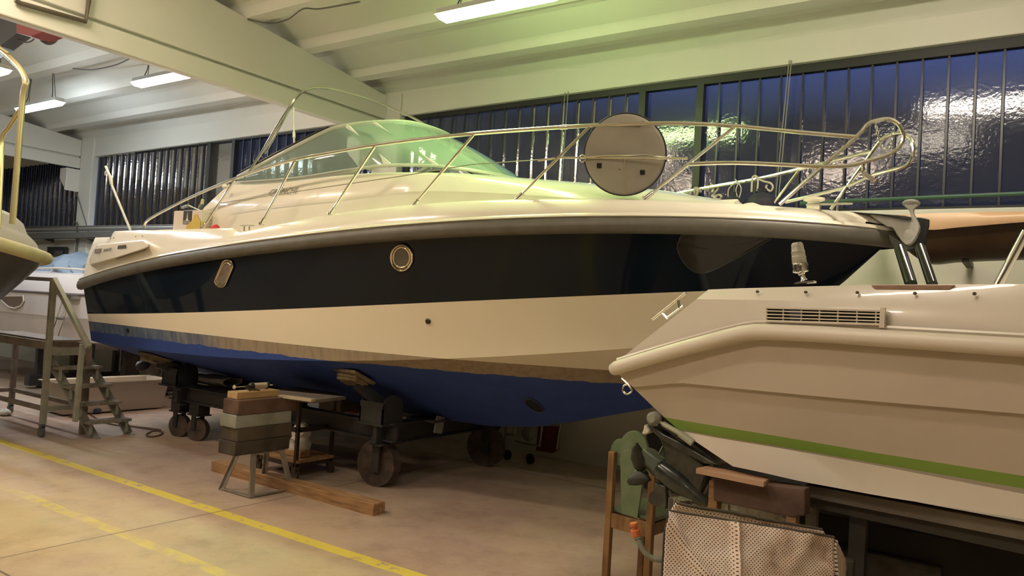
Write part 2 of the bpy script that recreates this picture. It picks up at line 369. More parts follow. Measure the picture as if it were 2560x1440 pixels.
labs = ['greenish white tube lamp over the foredeck of the big boat', 'warm white tube lamp just left of the roof beam', 'cool white tube lamp at the far left, hung on a bent chain', 'cool white tube lamp cut by the left edge of the picture',
        'tube lamp in front of the right end of the window wall', 'tube lamp over the yellow floor line', 'tube lamp over the left of the aisle', 'unseen tube lamp added above the small cream boat to light it, nearer the viewer', 'unseen tube lamp added behind the viewer near the middle', 'unseen tube lamp added behind the viewer to the left', 'unseen tube lamp added behind the viewer to the right', 'unseen tube lamp added deep in the left of the hall']
for i, (x, y, z, c, st) in enumerate(LAMPS): lamp(i, x, y, z, c, st, labs[i])
cab = mat('grey_cable', (.10, .10, .09), .6)
tag(MB().tube(smooth_path([at(619, 48, 5.2), at(640, 53, 5.25), at(680, 58, 5.3), at(720, 48, 5.15), at(758, 22, 5.0), at(800, 22, 4.95), at(900, 4, 4.85)], 5), .008, 6).build('lamp_cable', cab), 'thin cable sagging under the roof beside the big beam', 'cable', )
tag(MB().tube(smooth_path([at(182, 171, 5.3), at(230, 174, 5.3), at(290, 162, 5.3), at(330, 143, 5.3)], 5), .008, 6).build('lamp_cable', cab), 'thin cable slung between the two hung lamps at left', 'cable')
conduit = MB(); conduit.tube([atx(38, 0, -7.21), atx(52, 8, -7.21), atx(214, 54, -7.21), atx(222, 0, -7.21), atx(224, -20, -7.21)], .022, 8)
tag(conduit.build('bent_conduit', mat('brown_conduit', (.09, .075, .055), .4)), 'brown metal conduit bent up along the side of the big roof beam', 'conduit')
# overhead hoist, top left
t = thing('overhead_hoist', 'red and dark grey hoist under the roof at the top left', 'hoist', at(20, 60, 3.8))
def pxbox(b, pts, Y, th): b.prism([at(px_, py_, Y) for px_, py_ in pts], (0, th, 0))
b = MB(); pxbox(b, [(-60, 20), (0, 34), (62, 58), (62, 68), (0, 116), (-60, 150)], 3.72, .15); b.build('girder', mat('hoist_grey', (.07, .07, .075), .6), t, smooth=False, bevel=.01)
b = MB(); pxbox(b, [(40, 52), (110, 72), (108, 80), (78, 92), (40, 82)], 3.60, .2); b.build('trolley', mat('hoist_red', (.30, .055, .05), .5), t, smooth=False, bevel=.01)
b = MB(); b.tube(smooth_path([at(101, 82, 3.8), at(106, 100, 3.8), at(122, 108, 3.8), at(138, 100, 3.8), at(143, 82, 3.8)], 5), .022, 8); b.tube(smooth_path([at(45, 100, 3.8), at(62, 106, 3.8), at(80, 102, 3.8), at(90, 88, 3.8)], 5), .008, 6); b.build('cable_loop', cab, t)

# ================================================================== BIG MOTORBOAT
YC = 5.8; XS, XT, XE = -8.95, -.77, -1.42
def bs(x):
    if x < -5: return 1.45-.12*((-5-x)/3.65)**2
    t = min(1, (x+5)/(5+XT)); return 1.45*max(0, 1-t**2.3)**.8
def bc(x):
    if x < -6: return 1.24-.06*((-6-x)/2.65)**2
    t = min(1, (x+6)/(6+XE)); return 1.24*max(0, 1-t**2.2)**.9
def fit(pts, b, deg, dz=0.):
    P = np.array([hitplan(p, b, YC) for p in pts]); c = np.polyfit(P[:, 0], P[:, 2], deg); return lambda x: float(np.polyval(c, x))+dz
zs = fit([(205, 702), (217, 698), (312, 667), (451, 639), (640, 605), (1000, 571), (1399, 548), (1799, 547), (1986, 561), (2100, 570), (2200, 577)], bs, 4, -.03)
zd_ = fit([(598, 580), (690, 562), (830, 535), (1030, 510), (1290, 500), (1600, 498), (1800, 508), (2040, 520), (2117, 529), (2169, 535)], lambda x: max(0, bs(x)-.1), 4)
zc = fit([(222, 851), (319, 865), (492, 889), (700, 901), (850, 903), (953, 901), (1234, 890), (1440, 878), (1640, 868)], bc, 3)
zN = fit([(217, 784), (640, 777), (1000, 758), (1300, 742), (1500, 733), (1760, 727)], lambda x: .6*bs(x)+.4*bc(x), 2)
PR = np.array([(-8.95, .64), (-7.0, .60), (-4.6, .55), (-4.08, .56), (-3.6, .62), (-3.17, .72), (-2.51, .91), (-2.1, 1.10), (-1.75, 1.33), (-1.42, 1.66), (-1.06, 2.0), (-.77, 2.30)])
def zstem(x): return float(np.interp(x, PR[:, 0], PR[:, 1]))
def low(x): return (max(bc(x), 0.), min(zc(x), zs(x)-.02)) if x < XE else (0., zstem(x))
_zcE = zc(XE)
def lowz(x):
    if x < XE-.5: return zc(x)
    if x < XE: t = (x-XE+.5)/.5; return zc(x)*(1-t)+zstem(XE)*t
    return zstem(x)
def lowb(x): return bc(x) if x < XE else 0.
def side_y(x, w):
    bl, bh = lowb(x), bs(x); t = min(1, max(0, (x+6)/4.5)); p = 1+.55*t
    return bl+(bh-bl)*(w**p if w > 0 else 0)
def side_surf(x, z):
    zl, zh = lowz(x), zs(x)
    if zh-zl < 1e-3: return YC-side_y(x, 1)
    w = min(1, max(0, (z-zl)/(zh-zl))); return YC-side_y(x, w)
def hitside(px_, py_, off=0.):
    r = ray(px_, py_); Y = 3.6
    while Y < 6.2:
        P = EYE+r*(Y/r[1])
        if P[1] >= side_surf(P[0], P[2])-off: return P
        Y += .003
    return P
boat = thing('motorboat', 'large cabin motorboat with a dark navy hull band and blue bottom, propped on a cradle', 'boat', (-4.85, YC, 0))
# hull
hm = bpy.data.materials.new('hull_paint'); hm.use_nodes = True; nt = hm.node_tree; L = nt.links; hb = nt.nodes['Principled BSDF']
an = N(nt, 'ShaderNodeAttribute', attribute_name='navy'); ah = N(nt, 'ShaderNodeAttribute', attribute_name='height'); ap = N(nt, 'ShaderNodeTexCoord')
def gt(v, th): return mth('GREATER_THAN', v, th)
geo = ap
nzz = N(nt, 'ShaderNodeTexNoise'); nzz.inputs['Scale'].default_value = 6; nzz.inputs['Detail'].default_value = 6; L.new(ap.outputs['Object'], nzz.inputs[0])
mp_ = N(nt, 'ShaderNodeMapping'); mp_.inputs['Scale'].default_value = (5, 5, .6); L.new(ap.outputs['Object'], mp_.inputs[0])
nst = N(nt, 'ShaderNodeTexNoise'); nst.inputs['Scale'].default_value = 4; nst.inputs['Detail'].default_value = 6; L.new(mp_.outputs[0], nst.inputs[0])
nl = N(nt, 'ShaderNodeTexNoise'); nl.inputs['Scale'].default_value = .7; nl.inputs['Detail'].default_value = 2; L.new(ap.outputs['Object'], nl.inputs[0])
sxx = N(nt, 'ShaderNodeSeparateXYZ'); L.new(ap.outputs['Object'], sxx.inputs[0])
blue = ramp(nzz.outputs[0], [(.3, (.022, .058, .27)), (.7, (.03, .075, .33))])
fwd = mth('MULTIPLY', mth('ADD', sxx.outputs[0], 3.6), .22)   # forward part of the grime is tan, aft part blue-grey
grime = mixc(ramp(mth('ADD', fwd, mth('MULTIPLY', mth('SUBTRACT', nl.outputs[0], .5), .8)), [(.25, (0, 0, 0)), (.6, (1, 1, 1))]), ramp(nst.outputs[0], [(.35, (.045, .085, .20)), (.6, (.14, .18, .24)), (.75, (.30, .28, .24))]), ramp(nst.outputs[0], [(.3, (.26, .21, .15)), (.6, (.36, .29, .20)), (.8, (.20, .24, .27))]))
edge = mth('SUBTRACT', ah.outputs['Fac'], mth('MULTIPLY', mth('SUBTRACT', nzz.outputs[0], .5), .05))
lower = mixc(gt(edge, 1.115), blue, grime)
white = ramp(nl.outputs[0], [(.3, (.86, .79, .64)), (.7, (.83, .76, .61))])
c1 = mixc(gt(ah.outputs['Fac'], 1.225), lower, white); c2 = mixc(gt(an.outputs['Fac'], 0.), c1, (.006, .011, .020))
L.new(c2, hb.inputs['Base Color'])
rg = mixc(gt(ah.outputs['Fac'], 1.225), (.75, .75, .75), (.3, .3, .3)); rg = mixc(gt(an.outputs['Fac'], 0.), rg, (.045, .045, .045)); L.new(rg, hb.inputs['Roughness']); spn = mixc(gt(an.outputs['Fac'], 0.), (.5, .5, .5), (.22, .22, .22)); L.new(spn, hb.inputs['Specular IOR Level'])
nw = N(nt, 'ShaderNodeTexNoise'); nw.inputs['Scale'].default_value = 1.6; nw.inputs['Detail'].default_value = 1; L.new(ap.outputs['Object'], nw.inputs[0])
bmp = N(nt, 'ShaderNodeBump'); bmp.inputs['Strength'].default_value = .12; bmp.inputs['Distance'].default_value = .02; L.new(nw.outputs[0], bmp.inputs['Height']); L.new(bmp.outputs[0], hb.inputs['Normal'])
b = MB(); xs_ = list(np.linspace(XS, -3, 60))+list(np.linspace(-3, -1.5, 30))[1:]+list(np.linspace(-1.5, XT, 26))[1:]
nav = []; hgt = []; NW = 26
for sgn in (-1, 1):
    rows = []
    for x in xs_:
        zl, zh = lowz(x), zs(x); rows.append([(x, YC+sgn*side_y(x, j/NW), zl+(zh-zl)*j/NW) for j in range(NW+1)])
    b.grid(rows)
    rows = []
    for x in [q for q in xs_ if q < XE]+[XE]:
        bl, zl, zk = lowb(x), lowz(x), zstem(x); flat = .035*min(1, bl)
        rows.append([(x, YC+sgn*bl*(1-s), zl+(zk-zl)*s) for s in np.linspace(0, 1, 12)])
    b.grid(rows)
tr_ = [(XS, YC-side_y(XS, j/NW), lowz(XS)+(zs(XS)-lowz(XS))*j/NW) for j in range(NW, -1, -1)]+[(XS, YC, zstem(XS))]
b.add(tr_+[(XS, 2*YC-p[1], p[2]) for p in tr_[::-1]], [tuple(range(2*len(tr_)))])
b.attr['navy'] = [v.z-zN(v.x) for v in b.v]; b.attr['height'] = [v.z for v in b.v]
hull = b.build('hull', hm, boat, ang=25)
# knuckle line, spray rails
for zoff, w in ((.0, 0),):
    for sgn in (-1, 1):
        b = MB(); b.tube([(x, YC+sgn*(lowb(x)+.004), lowz(x)+.0) for x in xs_ if x < -1.7], .012, 6); 
b = MB()
for sgn in (-1, 1):
    b.grid([[(x, YC+sgn*(side_y(x, w)+o_), lowz(x)+(zs(x)-lowz(x))*w) for w, o_ in ((.0, 0), (.0, .02))] for x in xs_ if x < -2])
# rub rail: grey rubber belt with a pale lip above
def railring(x, sgn, prof): return [(x, YC+sgn*(bs(x)+a), zs(x)+h) for a, h in prof]
b = MB(); bl_ = MB()
for sgn in (-1, 1):
    pr = [(-.005, -.075), (.035, -.07), (.055, -.045), (.058, -.02), (.05, .02), (.03, .04), (-.01, .04)]
    b.grid([railring(x, sgn, pr) for x in [XS-.03]+xs_[:-1]]+[[(XT+.05, YC, zs(XT)+h) for a, h in pr]])
    pl = [(-.02, .035), (.028, .037), (.04, .045), (.03, .062), (-.01, .075)]
    bl_.grid([railring(x, sgn, pl) for x in [XS-.03]+xs_[:-1]]+[[(XT+.02, YC, zs(XT)+h) for a, h in pl]])
b.build('rub_rail', rubber, boat, ang=60); bl_.build('gunwale_lip', gel, boat, ang=60)
# gunwale band and deck
def zdk(x):
    f_ = zd_(x); c = 2.262
    if x > -6.13: return f_
    if x > -6.25: t = (x+6.25)/.12; return c*(1-t)+f_*t
    if x > -8.50: return c-.0*(x)
    if x > -8.56: return 2.262-(.065)*(-8.50-x)/.06
    return 2.195
xd = sorted(list(np.linspace(XS, -6.3, 20))+[-8.56, -8.50, -6.25, -6.19, -6.13]+list(np.linspace(-6.0, -2, 34))+list(np.linspace(-2, -.92, 16))[1:])
gb = lambda x: max(0, bs(x)-.1)
xdw = -.92
b = MB()
for sgn in (-1, 1):
    rows = []
    for x in xd:
        h0 = zs(x)+.07; h1 = zdk(x); bb = bs(x)
        rows.append([(x, YC+sgn*(bb+(gb(x)-bb)*(k**1.6)), h0+(h1-h0)*k) for k in (0, .2, .4, .6, .8, .95)]+[(x, YC+sgn*max(0, gb(x)-.012), h1), (x, YC+sgn*max(0, gb(x)-.05), h1-.01), (x, YC+sgn*max(0, gb(x)-.30), h1-.045)])
    e = rows[-1]; rows.append([(XT+.02, YC, p[2]-.07*(i > 0)) if i < 7 else (-.86, YC, p[2]-.02) for i, p in enumerate(e)])
    b.grid(rows)
b.build('gunwale', gel, boat, ang=30)
# foredeck plate and cockpit coaming behind
b = MB()
b.grid([[(x, YC+s*max(0, gb(x)-.29), zdk(x)-.045) for s in (-1, -.5, 0, .5, 1)] for x in [q for q in xd if q > -6.1]])
b.grid([[(x, YC+s*(gb(x)-.29), zdk(x)-.045-(.45 if abs(s) < .9 else 0)) for s in (-1, -.88, 0, .88, 1)] for x in [q for q in xd if q < -6.0]])
e = [(XS, YC-bs(XS), zs(XS)+.05), (XS, YC-gb(XS), zdk(XS)), (XS, YC+gb(XS), zdk(XS)), (XS, YC+bs(XS), zs(XS)+.05)]; b.add(e, [(0, 1, 2, 3)])
b.build('deck', gel, boat, ang=30)
# cabin trunk
def csh(x): return max(.12, bs(x)-.38)
zsh = fit([(590, 460), (700, 455), (840, 441), (1000, 428), (1100, 432), (1280, 462), (1500, 480), (1700, 495), (1800, 503)], csh, 4)
zcr = lambda x: float(np.interp(x, [-6.9, -5.2, -4.86, -3.98, -2.84, -2.34, -1.9, -1.7], [2.80, 2.86, 2.87, 2.83, 2.73, 2.67, 2.575, 2.50]))
b = MB(); rows = []
xk = list(np.linspace(-6.75, -1.75, 44))
for x in xk:
    zb = zdk(x)-.05; a = csh(x); bo = min(gb(x)-.20, a+.22); bo = max(bo, a+.03); ztop = zsh(x)
    fr_ = min(1, max(0, (x+6.75)/.02)) if x < -6.7 else 1
    half = [(bo, zb), (bo-.02, zb+.03), (a+.075, zb+(ztop-zb)*.55), (a+.03, zb+(ztop-zb)*.82), (a, ztop-.01), (a-.035, ztop+.006), (a*.8, ztop+(zcr(x)-ztop)*.40), (a*.5, ztop+(zcr(x)-ztop)*.75), (0, max(zcr(x), ztop+.01))]
    rows.append([(x, YC-q, z) for q, z in half]+[(x, YC+q, z) for q, z in half[-2::-1]])
# raked aft edge
aft = [(p[0]-.62*(1-(p[2]-rows[0][0][2])/(rows[0][4][2]-rows[0][0][2])), p[1], p[2]) for p in rows[0]]
rows = [aft]+rows
b.grid(rows); b.add(aft, [tuple(range(len(aft)))]); nose = rows[-1]; b.add(nose, [tuple(range(len(nose)))])
b.build('cabin', gel, boat, ang=28)
# windscreen
WB = [(-6.90, 4.93, 2.80), (-6.0, 4.925, 2.80), (-5.2, 4.93, 2.845), (-4.75, 4.97, 2.87), (-4.30, 5.10, 2.86), (-4.02, 5.40, 2.85), (-3.93, 5.8, 2.85)]
WT = [(-6.86, 4.94, 2.86), (-6.23, 4.96, 3.06), (-5.62, 4.99, 3.25), (-5.42, 5.05, 3.30), (-5.22, 5.20, 3.35), (-5.02, 5.45, 3.395), (-4.95, 5.8, 3.40)]
def mirror(Lp): return Lp+[(p[0], 2*YC-p[1], p[2]) for p in Lp[-2::-1]]
wb = smooth_path(mirror(WB), 5); wt = smooth_path(mirror(WT), 5)
glass = bpy.data.materials.new('windscreen_glass'); glass.use_nodes = True; nt = glass.node_tree; L = nt.links; nt.nodes.clear()
out = N(nt, 'ShaderNodeOutputMaterial'); t1 = N(nt, 'ShaderNodeBsdfTransparent'); t1.inputs[0].default_value = (.55, .66, .60, 1); g1 = N(nt, 'ShaderNodeBsdfGlossy'); g1.inputs['Roughness'].default_value = .05
d1 = N(nt, 'ShaderNodeBsdfDiffuse'); d1.inputs[0].default_value = (.42, .55, .45, 1); m1 = N(nt, 'ShaderNodeMixShader'); m1.inputs[0].default_value = .38; m2 = N(nt, 'ShaderNodeMixShader'); f1 = N(nt, 'ShaderNodeFresnel'); f1.inputs[0].default_value = 1.5
L.new(t1.outputs[0], m1.inputs[1]); L.new(d1.outputs[0], m1.inputs[2]); L.new(f1.outputs[0], m2.inputs[0]); L.new(m1.outputs[0], m2.inputs[1]); L.new(g1.outputs[0], m2.inputs[2]); L.new(m2.outputs[0], out.inputs[0])
ws = MB(); NR = 6
ws.grid([[tuple(np.array(wb[i])*(1-k/NR)+np.array(wt[i])*(k/NR)+np.array([.05*math.sin(math.pi*k/NR), -.03*math.sin(math.pi*k/NR)*(1 if wb[i][1] < YC else -1)*min(1, abs(wb[i][1]-YC)), 0])) for i in range(len(wb))] for k in range(NR+1)])
wsg = ws.build('windscreen', glass, boat, ang=50)
frameM = mat('pale_anodised_frame', (.50, .53, .46), .35, metal=.35)
b = MB(); b.tube(wt, .024, 8); b.tube(wb, .016, 8); b.build('windscreen_frame', frameM, boat)
b = MB(); b.grid([[tuple(np.array(p)+np.array([0, -.012 if p[1] < YC else .012, .0])) for p in wb[:12]], [tuple(np.array(p)+np.array([0, -.03 if p[1] < YC else .03, -.055])) for p in wb[:12]]]); b.build('frame_skirt', mat('grey_seal', (.24, .24, .19), .5), boat, thick=.006)
def mull(i, nm, w=.035):
    for k in (i, len(wb)-1-i):
        b = MB(); b.bar(wb[k], wt[k], w, .03, (0, 1, 0)); b.build(nm, mat('white_mullion', (.72, .74, .64), .4), boat)
mull(15, 'windscreen_mullion', .045); mull(20, 'windscreen_mullion', .032)
b = MB(); b.tube([tuple(np.array(p)+np.array([-.05, 0, .02])) for p in wt[1:12]], .016, 8); b.build('hood_seal', blackrub, boat)
b = MB()
P0 = at(1070, 375, 5.62); P1 = at(1187, 438, 5.42); P2 = at(1140, 398, 5.5)
for A, B_ in ((P0, P1), (at(1073, 373, 5.6), at(1145, 412, 5.5)), (at(1100, 388, 5.6), at(1187, 438, 5.42)), (at(1130, 395, 5.5), at(1250, 445, 5.6))): b.tube([A, B_], .007, 6)
b.build('wiper', blackrub, boat)
# dash board seen through the glass, compass dome, white box
b = MB(); b.grid([[(x, YC+s*.8, 2.80+.03*(1-abs(s))) for s in (-1, -.5, 0, .5, 1)] for x in (-6.5, -5.5, -5.2, -4.2)]); b.build('dashboard', mat('dash_grey', (.32, .36, .32), .5), boat)
# bow rail
def ry(x): return YC-max(0.0, bs(x)-.13)
def rp(px_, py_, extra=0.):
    return hitplan((px_, py_), lambda x: max(.06, bs(x)-.13-extra), YC)
top = [(360, 571), (364, 556), (384, 541), (450, 506), (520, 474), (586, 447), (660, 421), (737, 399), (838, 380), (937, 363), (1060, 347), (1185, 334), (1330, 323), (1473, 314), (1600, 309), (1720, 309), (1836, 315), (1950, 326), (2060, 336), (2146, 343)]
tp = [rp(*p) for p in top[:-3]]
# the loop at the bow: from the foot (1949,511) up and round, back as the mid rail
Yl = lambda px_: float(np.interp(px_, [1613, 1723, 1833, 1949, 2047, 2144, 2260], [4.95, 5.06, 5.17, 5.27, 5.36, 5.45, 5.54]))
tp += [at(p[0], p[1], Yl(p[0])) for p in top[-3:]]
b = MB(); b.tube(smooth_path(tp, 4), .0145, 10); b.build('bow_rail', steel, boat)
loop = [(1949, 511), (2040, 430), (2141, 342), (2169, 311), (2195, 301), (2221, 298), (2243, 308), (2254, 325), (2257, 349), (2239, 376), (2195, 395), (2144, 409), (2108, 415), (2047, 416), (1940, 411), (1833, 407), (1723, 410)]
lp = [at(p[0], p[1], Yl(p[0])) for p in loop]
b = MB(); b.tube(smooth_path(lp, 4), .0145, 10); b.build('pulpit_loop', steel, boat)
Yp = lambda px_: float(np.interp(px_, [1695, 1964, 2047, 2157, 2282], [6.55, 6.30, 6.22, 6.13, 6.0]))
loop2 = [(2077, 523), (2157, 413), (2199, 355), (2218, 341), (2248, 333), (2269, 340), (2281, 356), (2281, 391), (2261, 416), (2184, 437), (2108, 469), (1964, 505)]
b = MB(); b.tube(smooth_path([at(p[0], p[1], Yp(p[0])) for p in loop2], 4), .0145, 10); b.build('pulpit_loop', steel, boat)
b = MB(); b.tube(smooth_path([at(p[0], p[1], Yp(p[0])) for p in [(1640, 497), (1695, 483), (1800, 463), (1900, 446), (2047, 411), (2120, 393), (2181, 378)]], 4), .0145, 10); b.build('bow_rail', steel, boat)
b = MB(); b.tube([at(1931, 513, 6.3), at(1996, 428, 6.27)], .012, 8); b.build('stanchion', steel, boat)
for (x0, y0), (x1, y1) in (((507, 572), (586, 450)), ((654, 559), (737, 403)), ((826, 534), (937, 366)), ((1032, 515), (1185, 336)), ((1291, 499), (1473, 317)), ((1613, 497), (1836, 317))):
    A = rp(x0, y0); B_ = rp(x1, y1); b = MB(); b.tube([A, B_], .0115, 8); st = b.build('stanchion', steel, boat)
    d = (B_-A)/np.linalg.norm(B_-A); b = MB(); b.lathe(A-d*.01, d, [(0, .026), (.012, .026), (.014, .017), (.075, .016), (.08, .012)], 12); b.build('stanchion_foot', steel, st)
b = MB(); b.lathe(rp(1410, 318), tuple(rp(1424, 317)-rp(1410, 318)), [(-.03, .0175), (.03, .0175)], 12); b.build('rail_sleeve', steel, boat)
b = MB(); b.tube([rp(1400, 394), rp(1720, 396)], .008, 8); b.build('life_ring_bar', steel, boat)
b = MB(); b.tube([rp(552, 508, .06), rp(600, 500, .06), rp(800, 470, .05), rp(1000, 441, .04), rp(1180, 411, .02), rp(1386, 397)], .004, 5); b.build('lifeline', mat('wire', (.3, .3, .24), .4, metal=.5), boat)
b = MB(); b.tube([rp(1345, 401), rp(1388, 396)], .0085, 8); b.build('turnbuckle', steel, boat)
# hook on the rail
b = MB(); b.tube(smooth_path([rp(1764, 331), rp(1774, 336), rp(1772, 347), rp(1782, 351), rp(1792, 345), rp(1788, 332), rp(1794, 326)], 4), .005, 6); b.build('rail_hook', steel, boat)
# chain in the loop
b = MB(); pth = smooth_path([at(2190, 313, 5.5), at(2197, 345, 5.55), at(2207, 367, 5.65), at(2220, 372, 5.75), at(2228, 352, 5.85), at(2232, 320, 5.95)], 5)
for i, p in enumerate(pth):
    q = pth[min(i+1, len(pth)-1)] if i < len(pth)-1 else pth[i-1]; d = V(q)-V(p); d.normalize(); u, w = frame_of(d); s_ = u if i % 2 else w
    b.tube([V(p)+d*(.014*math.cos(a))+s_*(.008*math.sin(a)) for a in [k*math.pi/4 for k in range(8)]], .0028, 5, closed=True)
b.build('chain', steel, boat)
# navigation horn/handle below the loops
b = MB(); b.tube(smooth_path([at(2157, 412, 5.5), at(2158, 430, 5.5), at(2164, 440, 5.5), at(2178, 448, 5.5)], 4), .012, 8); b.box(V(at(2172, 442, 5.5)), (.09, .05, .03), 0, Matrix.Rotation(.7, 3, 'Y')); b.build('chain_stopper', steel, boat)
# thin bimini hoop and its white prop
hoop = [(612, 447, 4.92), (655, 380, 4.93), (690, 320, 4.95), (728, 262, 4.99), (745, 238, 5.03), (768, 223, 5.12), (795, 219, 5.25), (835, 223, 5.45), (900, 240, 5.75), (960, 262, 6.05), (1010, 283, 6.3), (1050, 304, 6.48), (1075, 322, 6.58), (1090, 338, 6.63), (1098, 352, 6.64)]
b = MB(); b.tube(smooth_path([at(*p) for p in hoop], 4), .0135, 8); b.build('hood_hoop', steel, boat)
b = MB(); b.tube([at(662, 384, 4.98), at(730, 262, 5.03)], .012, 8); b.build('hood_hoop', steel, boat)
b = MB(); b.tube([at(735, 268, 5.0), at(735, 345, 4.99)], .008, 6); b.tube([at(735, 330, 4.99), at(735, 344, 4.99)], .014, 8); b.tube([at(735, 345, 4.98), at(736, 432, 4.94)], .008, 6); b.build('hood_prop', mat('white_strut', (.7, .7, .62), .4), boat)
# round wash lamp at the aft end of the side screen
b = MB(); b.ball(at(562, 466, 4.62), .03, sc=(1.2, .7, .8)); b.build('side_light', gel, boat)
# portholes
def patch(outline, off, rings=5):
    c = np.mean(np.array(outline, float), axis=0); R = []
    for k in range(rings+1):
        s = k/rings; R.append([hitside(c[0]+(p[0]-c[0])*s, c[1]+(p[1]-c[1])*s, off) for p in outline])
    return R
def porthole(outline, r, nm, dark):
    R = patch(outline, .012); b = MB(); b.grid(R[:-1]+[R[-1]], closed=True); p = b.build(nm, dark, boat, ang=60)
    b = MB(); ring = [hitside(q[0], q[1], .014) for q in outline]; b.tube(ring, r, 8, closed=True)
    c = np.mean(np.array(outline, float), axis=0); b.tube([hitside(c[0]+(q[0]-c[0])*.78, c[1]+(q[1]-c[1])*.78, .014) for q in outline], r*.7, 8, closed=True); b.build('porthole_frame', mat('brass_chrome', (.78, .70, .55), .12, metal=1), p)
pg = mat('porthole_glass', (.10, .095, .08), .35)
porthole([(1004+26*math.cos(a), 644+32*math.sin(a)) for a in [k*math.pi/16 for k in range(32)]], .010, 'porthole', pg)
def capsule(cx, cy, dx, dy, r, sy=1.0):
    o_ = []; n_ = math.atan2(dy, dx)
    for k in range(13): a = n_-math.pi/2+math.pi*k/12; o_.append((cx+dx+r*math.cos(a), cy+dy+r*sy*math.sin(a)))
    for k in range(13): a = n_+math.pi/2+math.pi*k/12; o_.append((cx-dx+r*math.cos(a), cy-dy+r*sy*math.sin(a)))
    return o_
porthole(capsule(560, 684, 8.5, -20, 14, 1.0), .008, 'porthole', mat('porthole_blind', (.17, .14, .11), .5))
ol = smooth_path([(1712, 585), (1698, 600), (1694, 622), (1706, 650), (1728, 674), (1755, 683), (1790, 672), (1850, 640), (1898, 612), (1927, 592), (1860, 586), (1780, 584)], 3, closed=True)
R = patch([tuple(q) for q in ol], .006, 6); b = MB(); b.grid(R, closed=True); fw = b.build('fixed_window', mat('smoked_window', (.018, .018, .015), .22), boat, ang=60)
b = MB(); b.tube([hitside(q[0], q[1], .006) for q in ol], .007, 6, closed=True); b.build('window_gasket', mat('gasket', (.03, .03, .028), .5), fw)
# hull fittings
for q in ((1070, 803), (320, 826)):
    P = hitside(q[0], q[1], .004); b = MB(); b.lathe(P, (0, -1, 0), [(-.01, .022), (.008, .022), (.012, .015), (.013, .001)], 14); b.build('hull_fitting', mat('dark_fitting', (.05, .045, .035), .35, metal=.6), boat)
for q in ((276, 596), (285, 595), (340, 592), (357, 591), (414, 591)):
    P = hitplan(q, lambda x: bs(x)-.07, YC); b = MB(); b.ball(P, .009, 8, 6); b.build('snap_stud', mat('stud', (.12, .10, .08), .4, metal=.6), boat)
# stern vent pod
pod = [(242, 611), (359, 598), (371, 607), (373, 617), (364, 622), (345, 628), (330, 633), (318, 637), (290, 646), (224, 664), (223, 650), (232, 628)]
yb = lambda p, o_: hitplan(p, lambda x: bs(x)+o_, YC)
vp = MB(); inner = [yb(p, -.06) for p in pod]; outer = [yb((p[0]*.96+.04*300, p[1]*.94+.06*630), .075) for p in pod]; n_ = len(pod)
vp.add(inner+outer, [tuple(range(n_, 2*n_))]+[(i, (i+1) % n_, n_+(i+1) % n_, n_+i) for i in range(n_)]); pd = vp.build('vent_pod', gel, boat, bevel=.012, ang=40)
vp = MB(); pp = [yb(p, .079) for p in ((296, 614), (315, 612), (315, 620), (294, 622))]; vp.prism(pp, (0, -.004, 0)); vp.build('pod_window', mat('pod_dark', (.08, .07, .06), .5), pd, smooth=False)
vp = MB(); pp = [yb(p, .079) for p in ((238, 623), (254, 621), (250, 631), (236, 633))]; vp.prism(pp, (0, -.004, 0)); vp.build('pod_grille', mat('pod_grille', (.22, .19, .16), .5), pd, smooth=False)
vp = MB(); pp = [yb(p, -.01) for p in ((292, 638), (330, 627), (360, 620), (367, 620), (362, 625), (330, 636), (295, 647), (289, 643))]; vp.prism(pp, (0, -.03, 0)); vp.build('pod_intake', mat('pod_slot', (.16, .14, .12), .6), pd, smooth=False)
A = yb((257, 630), .083); B_ = yb((287, 624), .083); text_mesh('CRANCHI', 'maker_name', mat('badge_grey', (.10, .09, .08), .4), pd, A, B_-A, (0, 0, 1), .042, .001, .2)
# cabin side lettering with the emblem above
def cs(p): return hitplan(p, lambda x: csh(x)+.052, YC)
A = cs((672, 489)); B_ = cs((733, 484)); sz = np.linalg.norm(B_-A)/3.9
bd = mat('badge_olive', (.16, .14, .07), .4)
text_mesh('CRANCHI', 'maker_name', bd, boat, A+np.array([0, -.012, 0]), B_-A, (0, .35, 1), sz*1.0, .001, .25)
b = MB(); c_ = cs((708, 468))
for q in range(2):
    b.tube([c_+np.array([.018*math.cos(a)+(.006 if q else -.006), -.015, .014*math.sin(a)+(.014 if q else -.014)]) for a in [k*math.pi/5 for k in range(8)]], .004, 5)
b.build('maker_emblem', bd, boat)
# bow thruster opening in the forefoot
def hitbottom(px_, py_, off=.004):
    r = ray(px_, py_); Y = 4.4
    while Y < 5.8:
        P = EYE+r*(Y/r[1]); x = P[0]; bl = lowb(x)
        if bl > .02 and YC-P[1] < bl:
            s = 1-(YC-P[1])/bl
            if P[2] >= lowz(x)+(zstem(x)-lowz(x))*s-.004: return P-np.array([0, off, off])
        Y += .003
    return at(px_, py_, 5.6)
th_ = [(1336+math.cos(a)*26*.85-math.sin(a)*11*.5, 1013+math.cos(a)*26*.55+math.sin(a)*11*.85) for a in [k*math.pi/14 for k in range(28)]]
R = [[hitbottom(1336+(p[0]-1336)*s, 1013+(p[1]-1013)*s) for p in th_] for s in (0, .5, 1)]; b = MB(); b.grid(R, closed=True); bt_ = b.build('thruster_opening', mat('thruster_dark', (.006, .008, .02), .6), boat)
b = MB(); b.tube(R[-1], .005, 6, closed=True); b.build('opening_edge', mat('worn_blue_edge', (.06, .07, .12), .7), bt_)
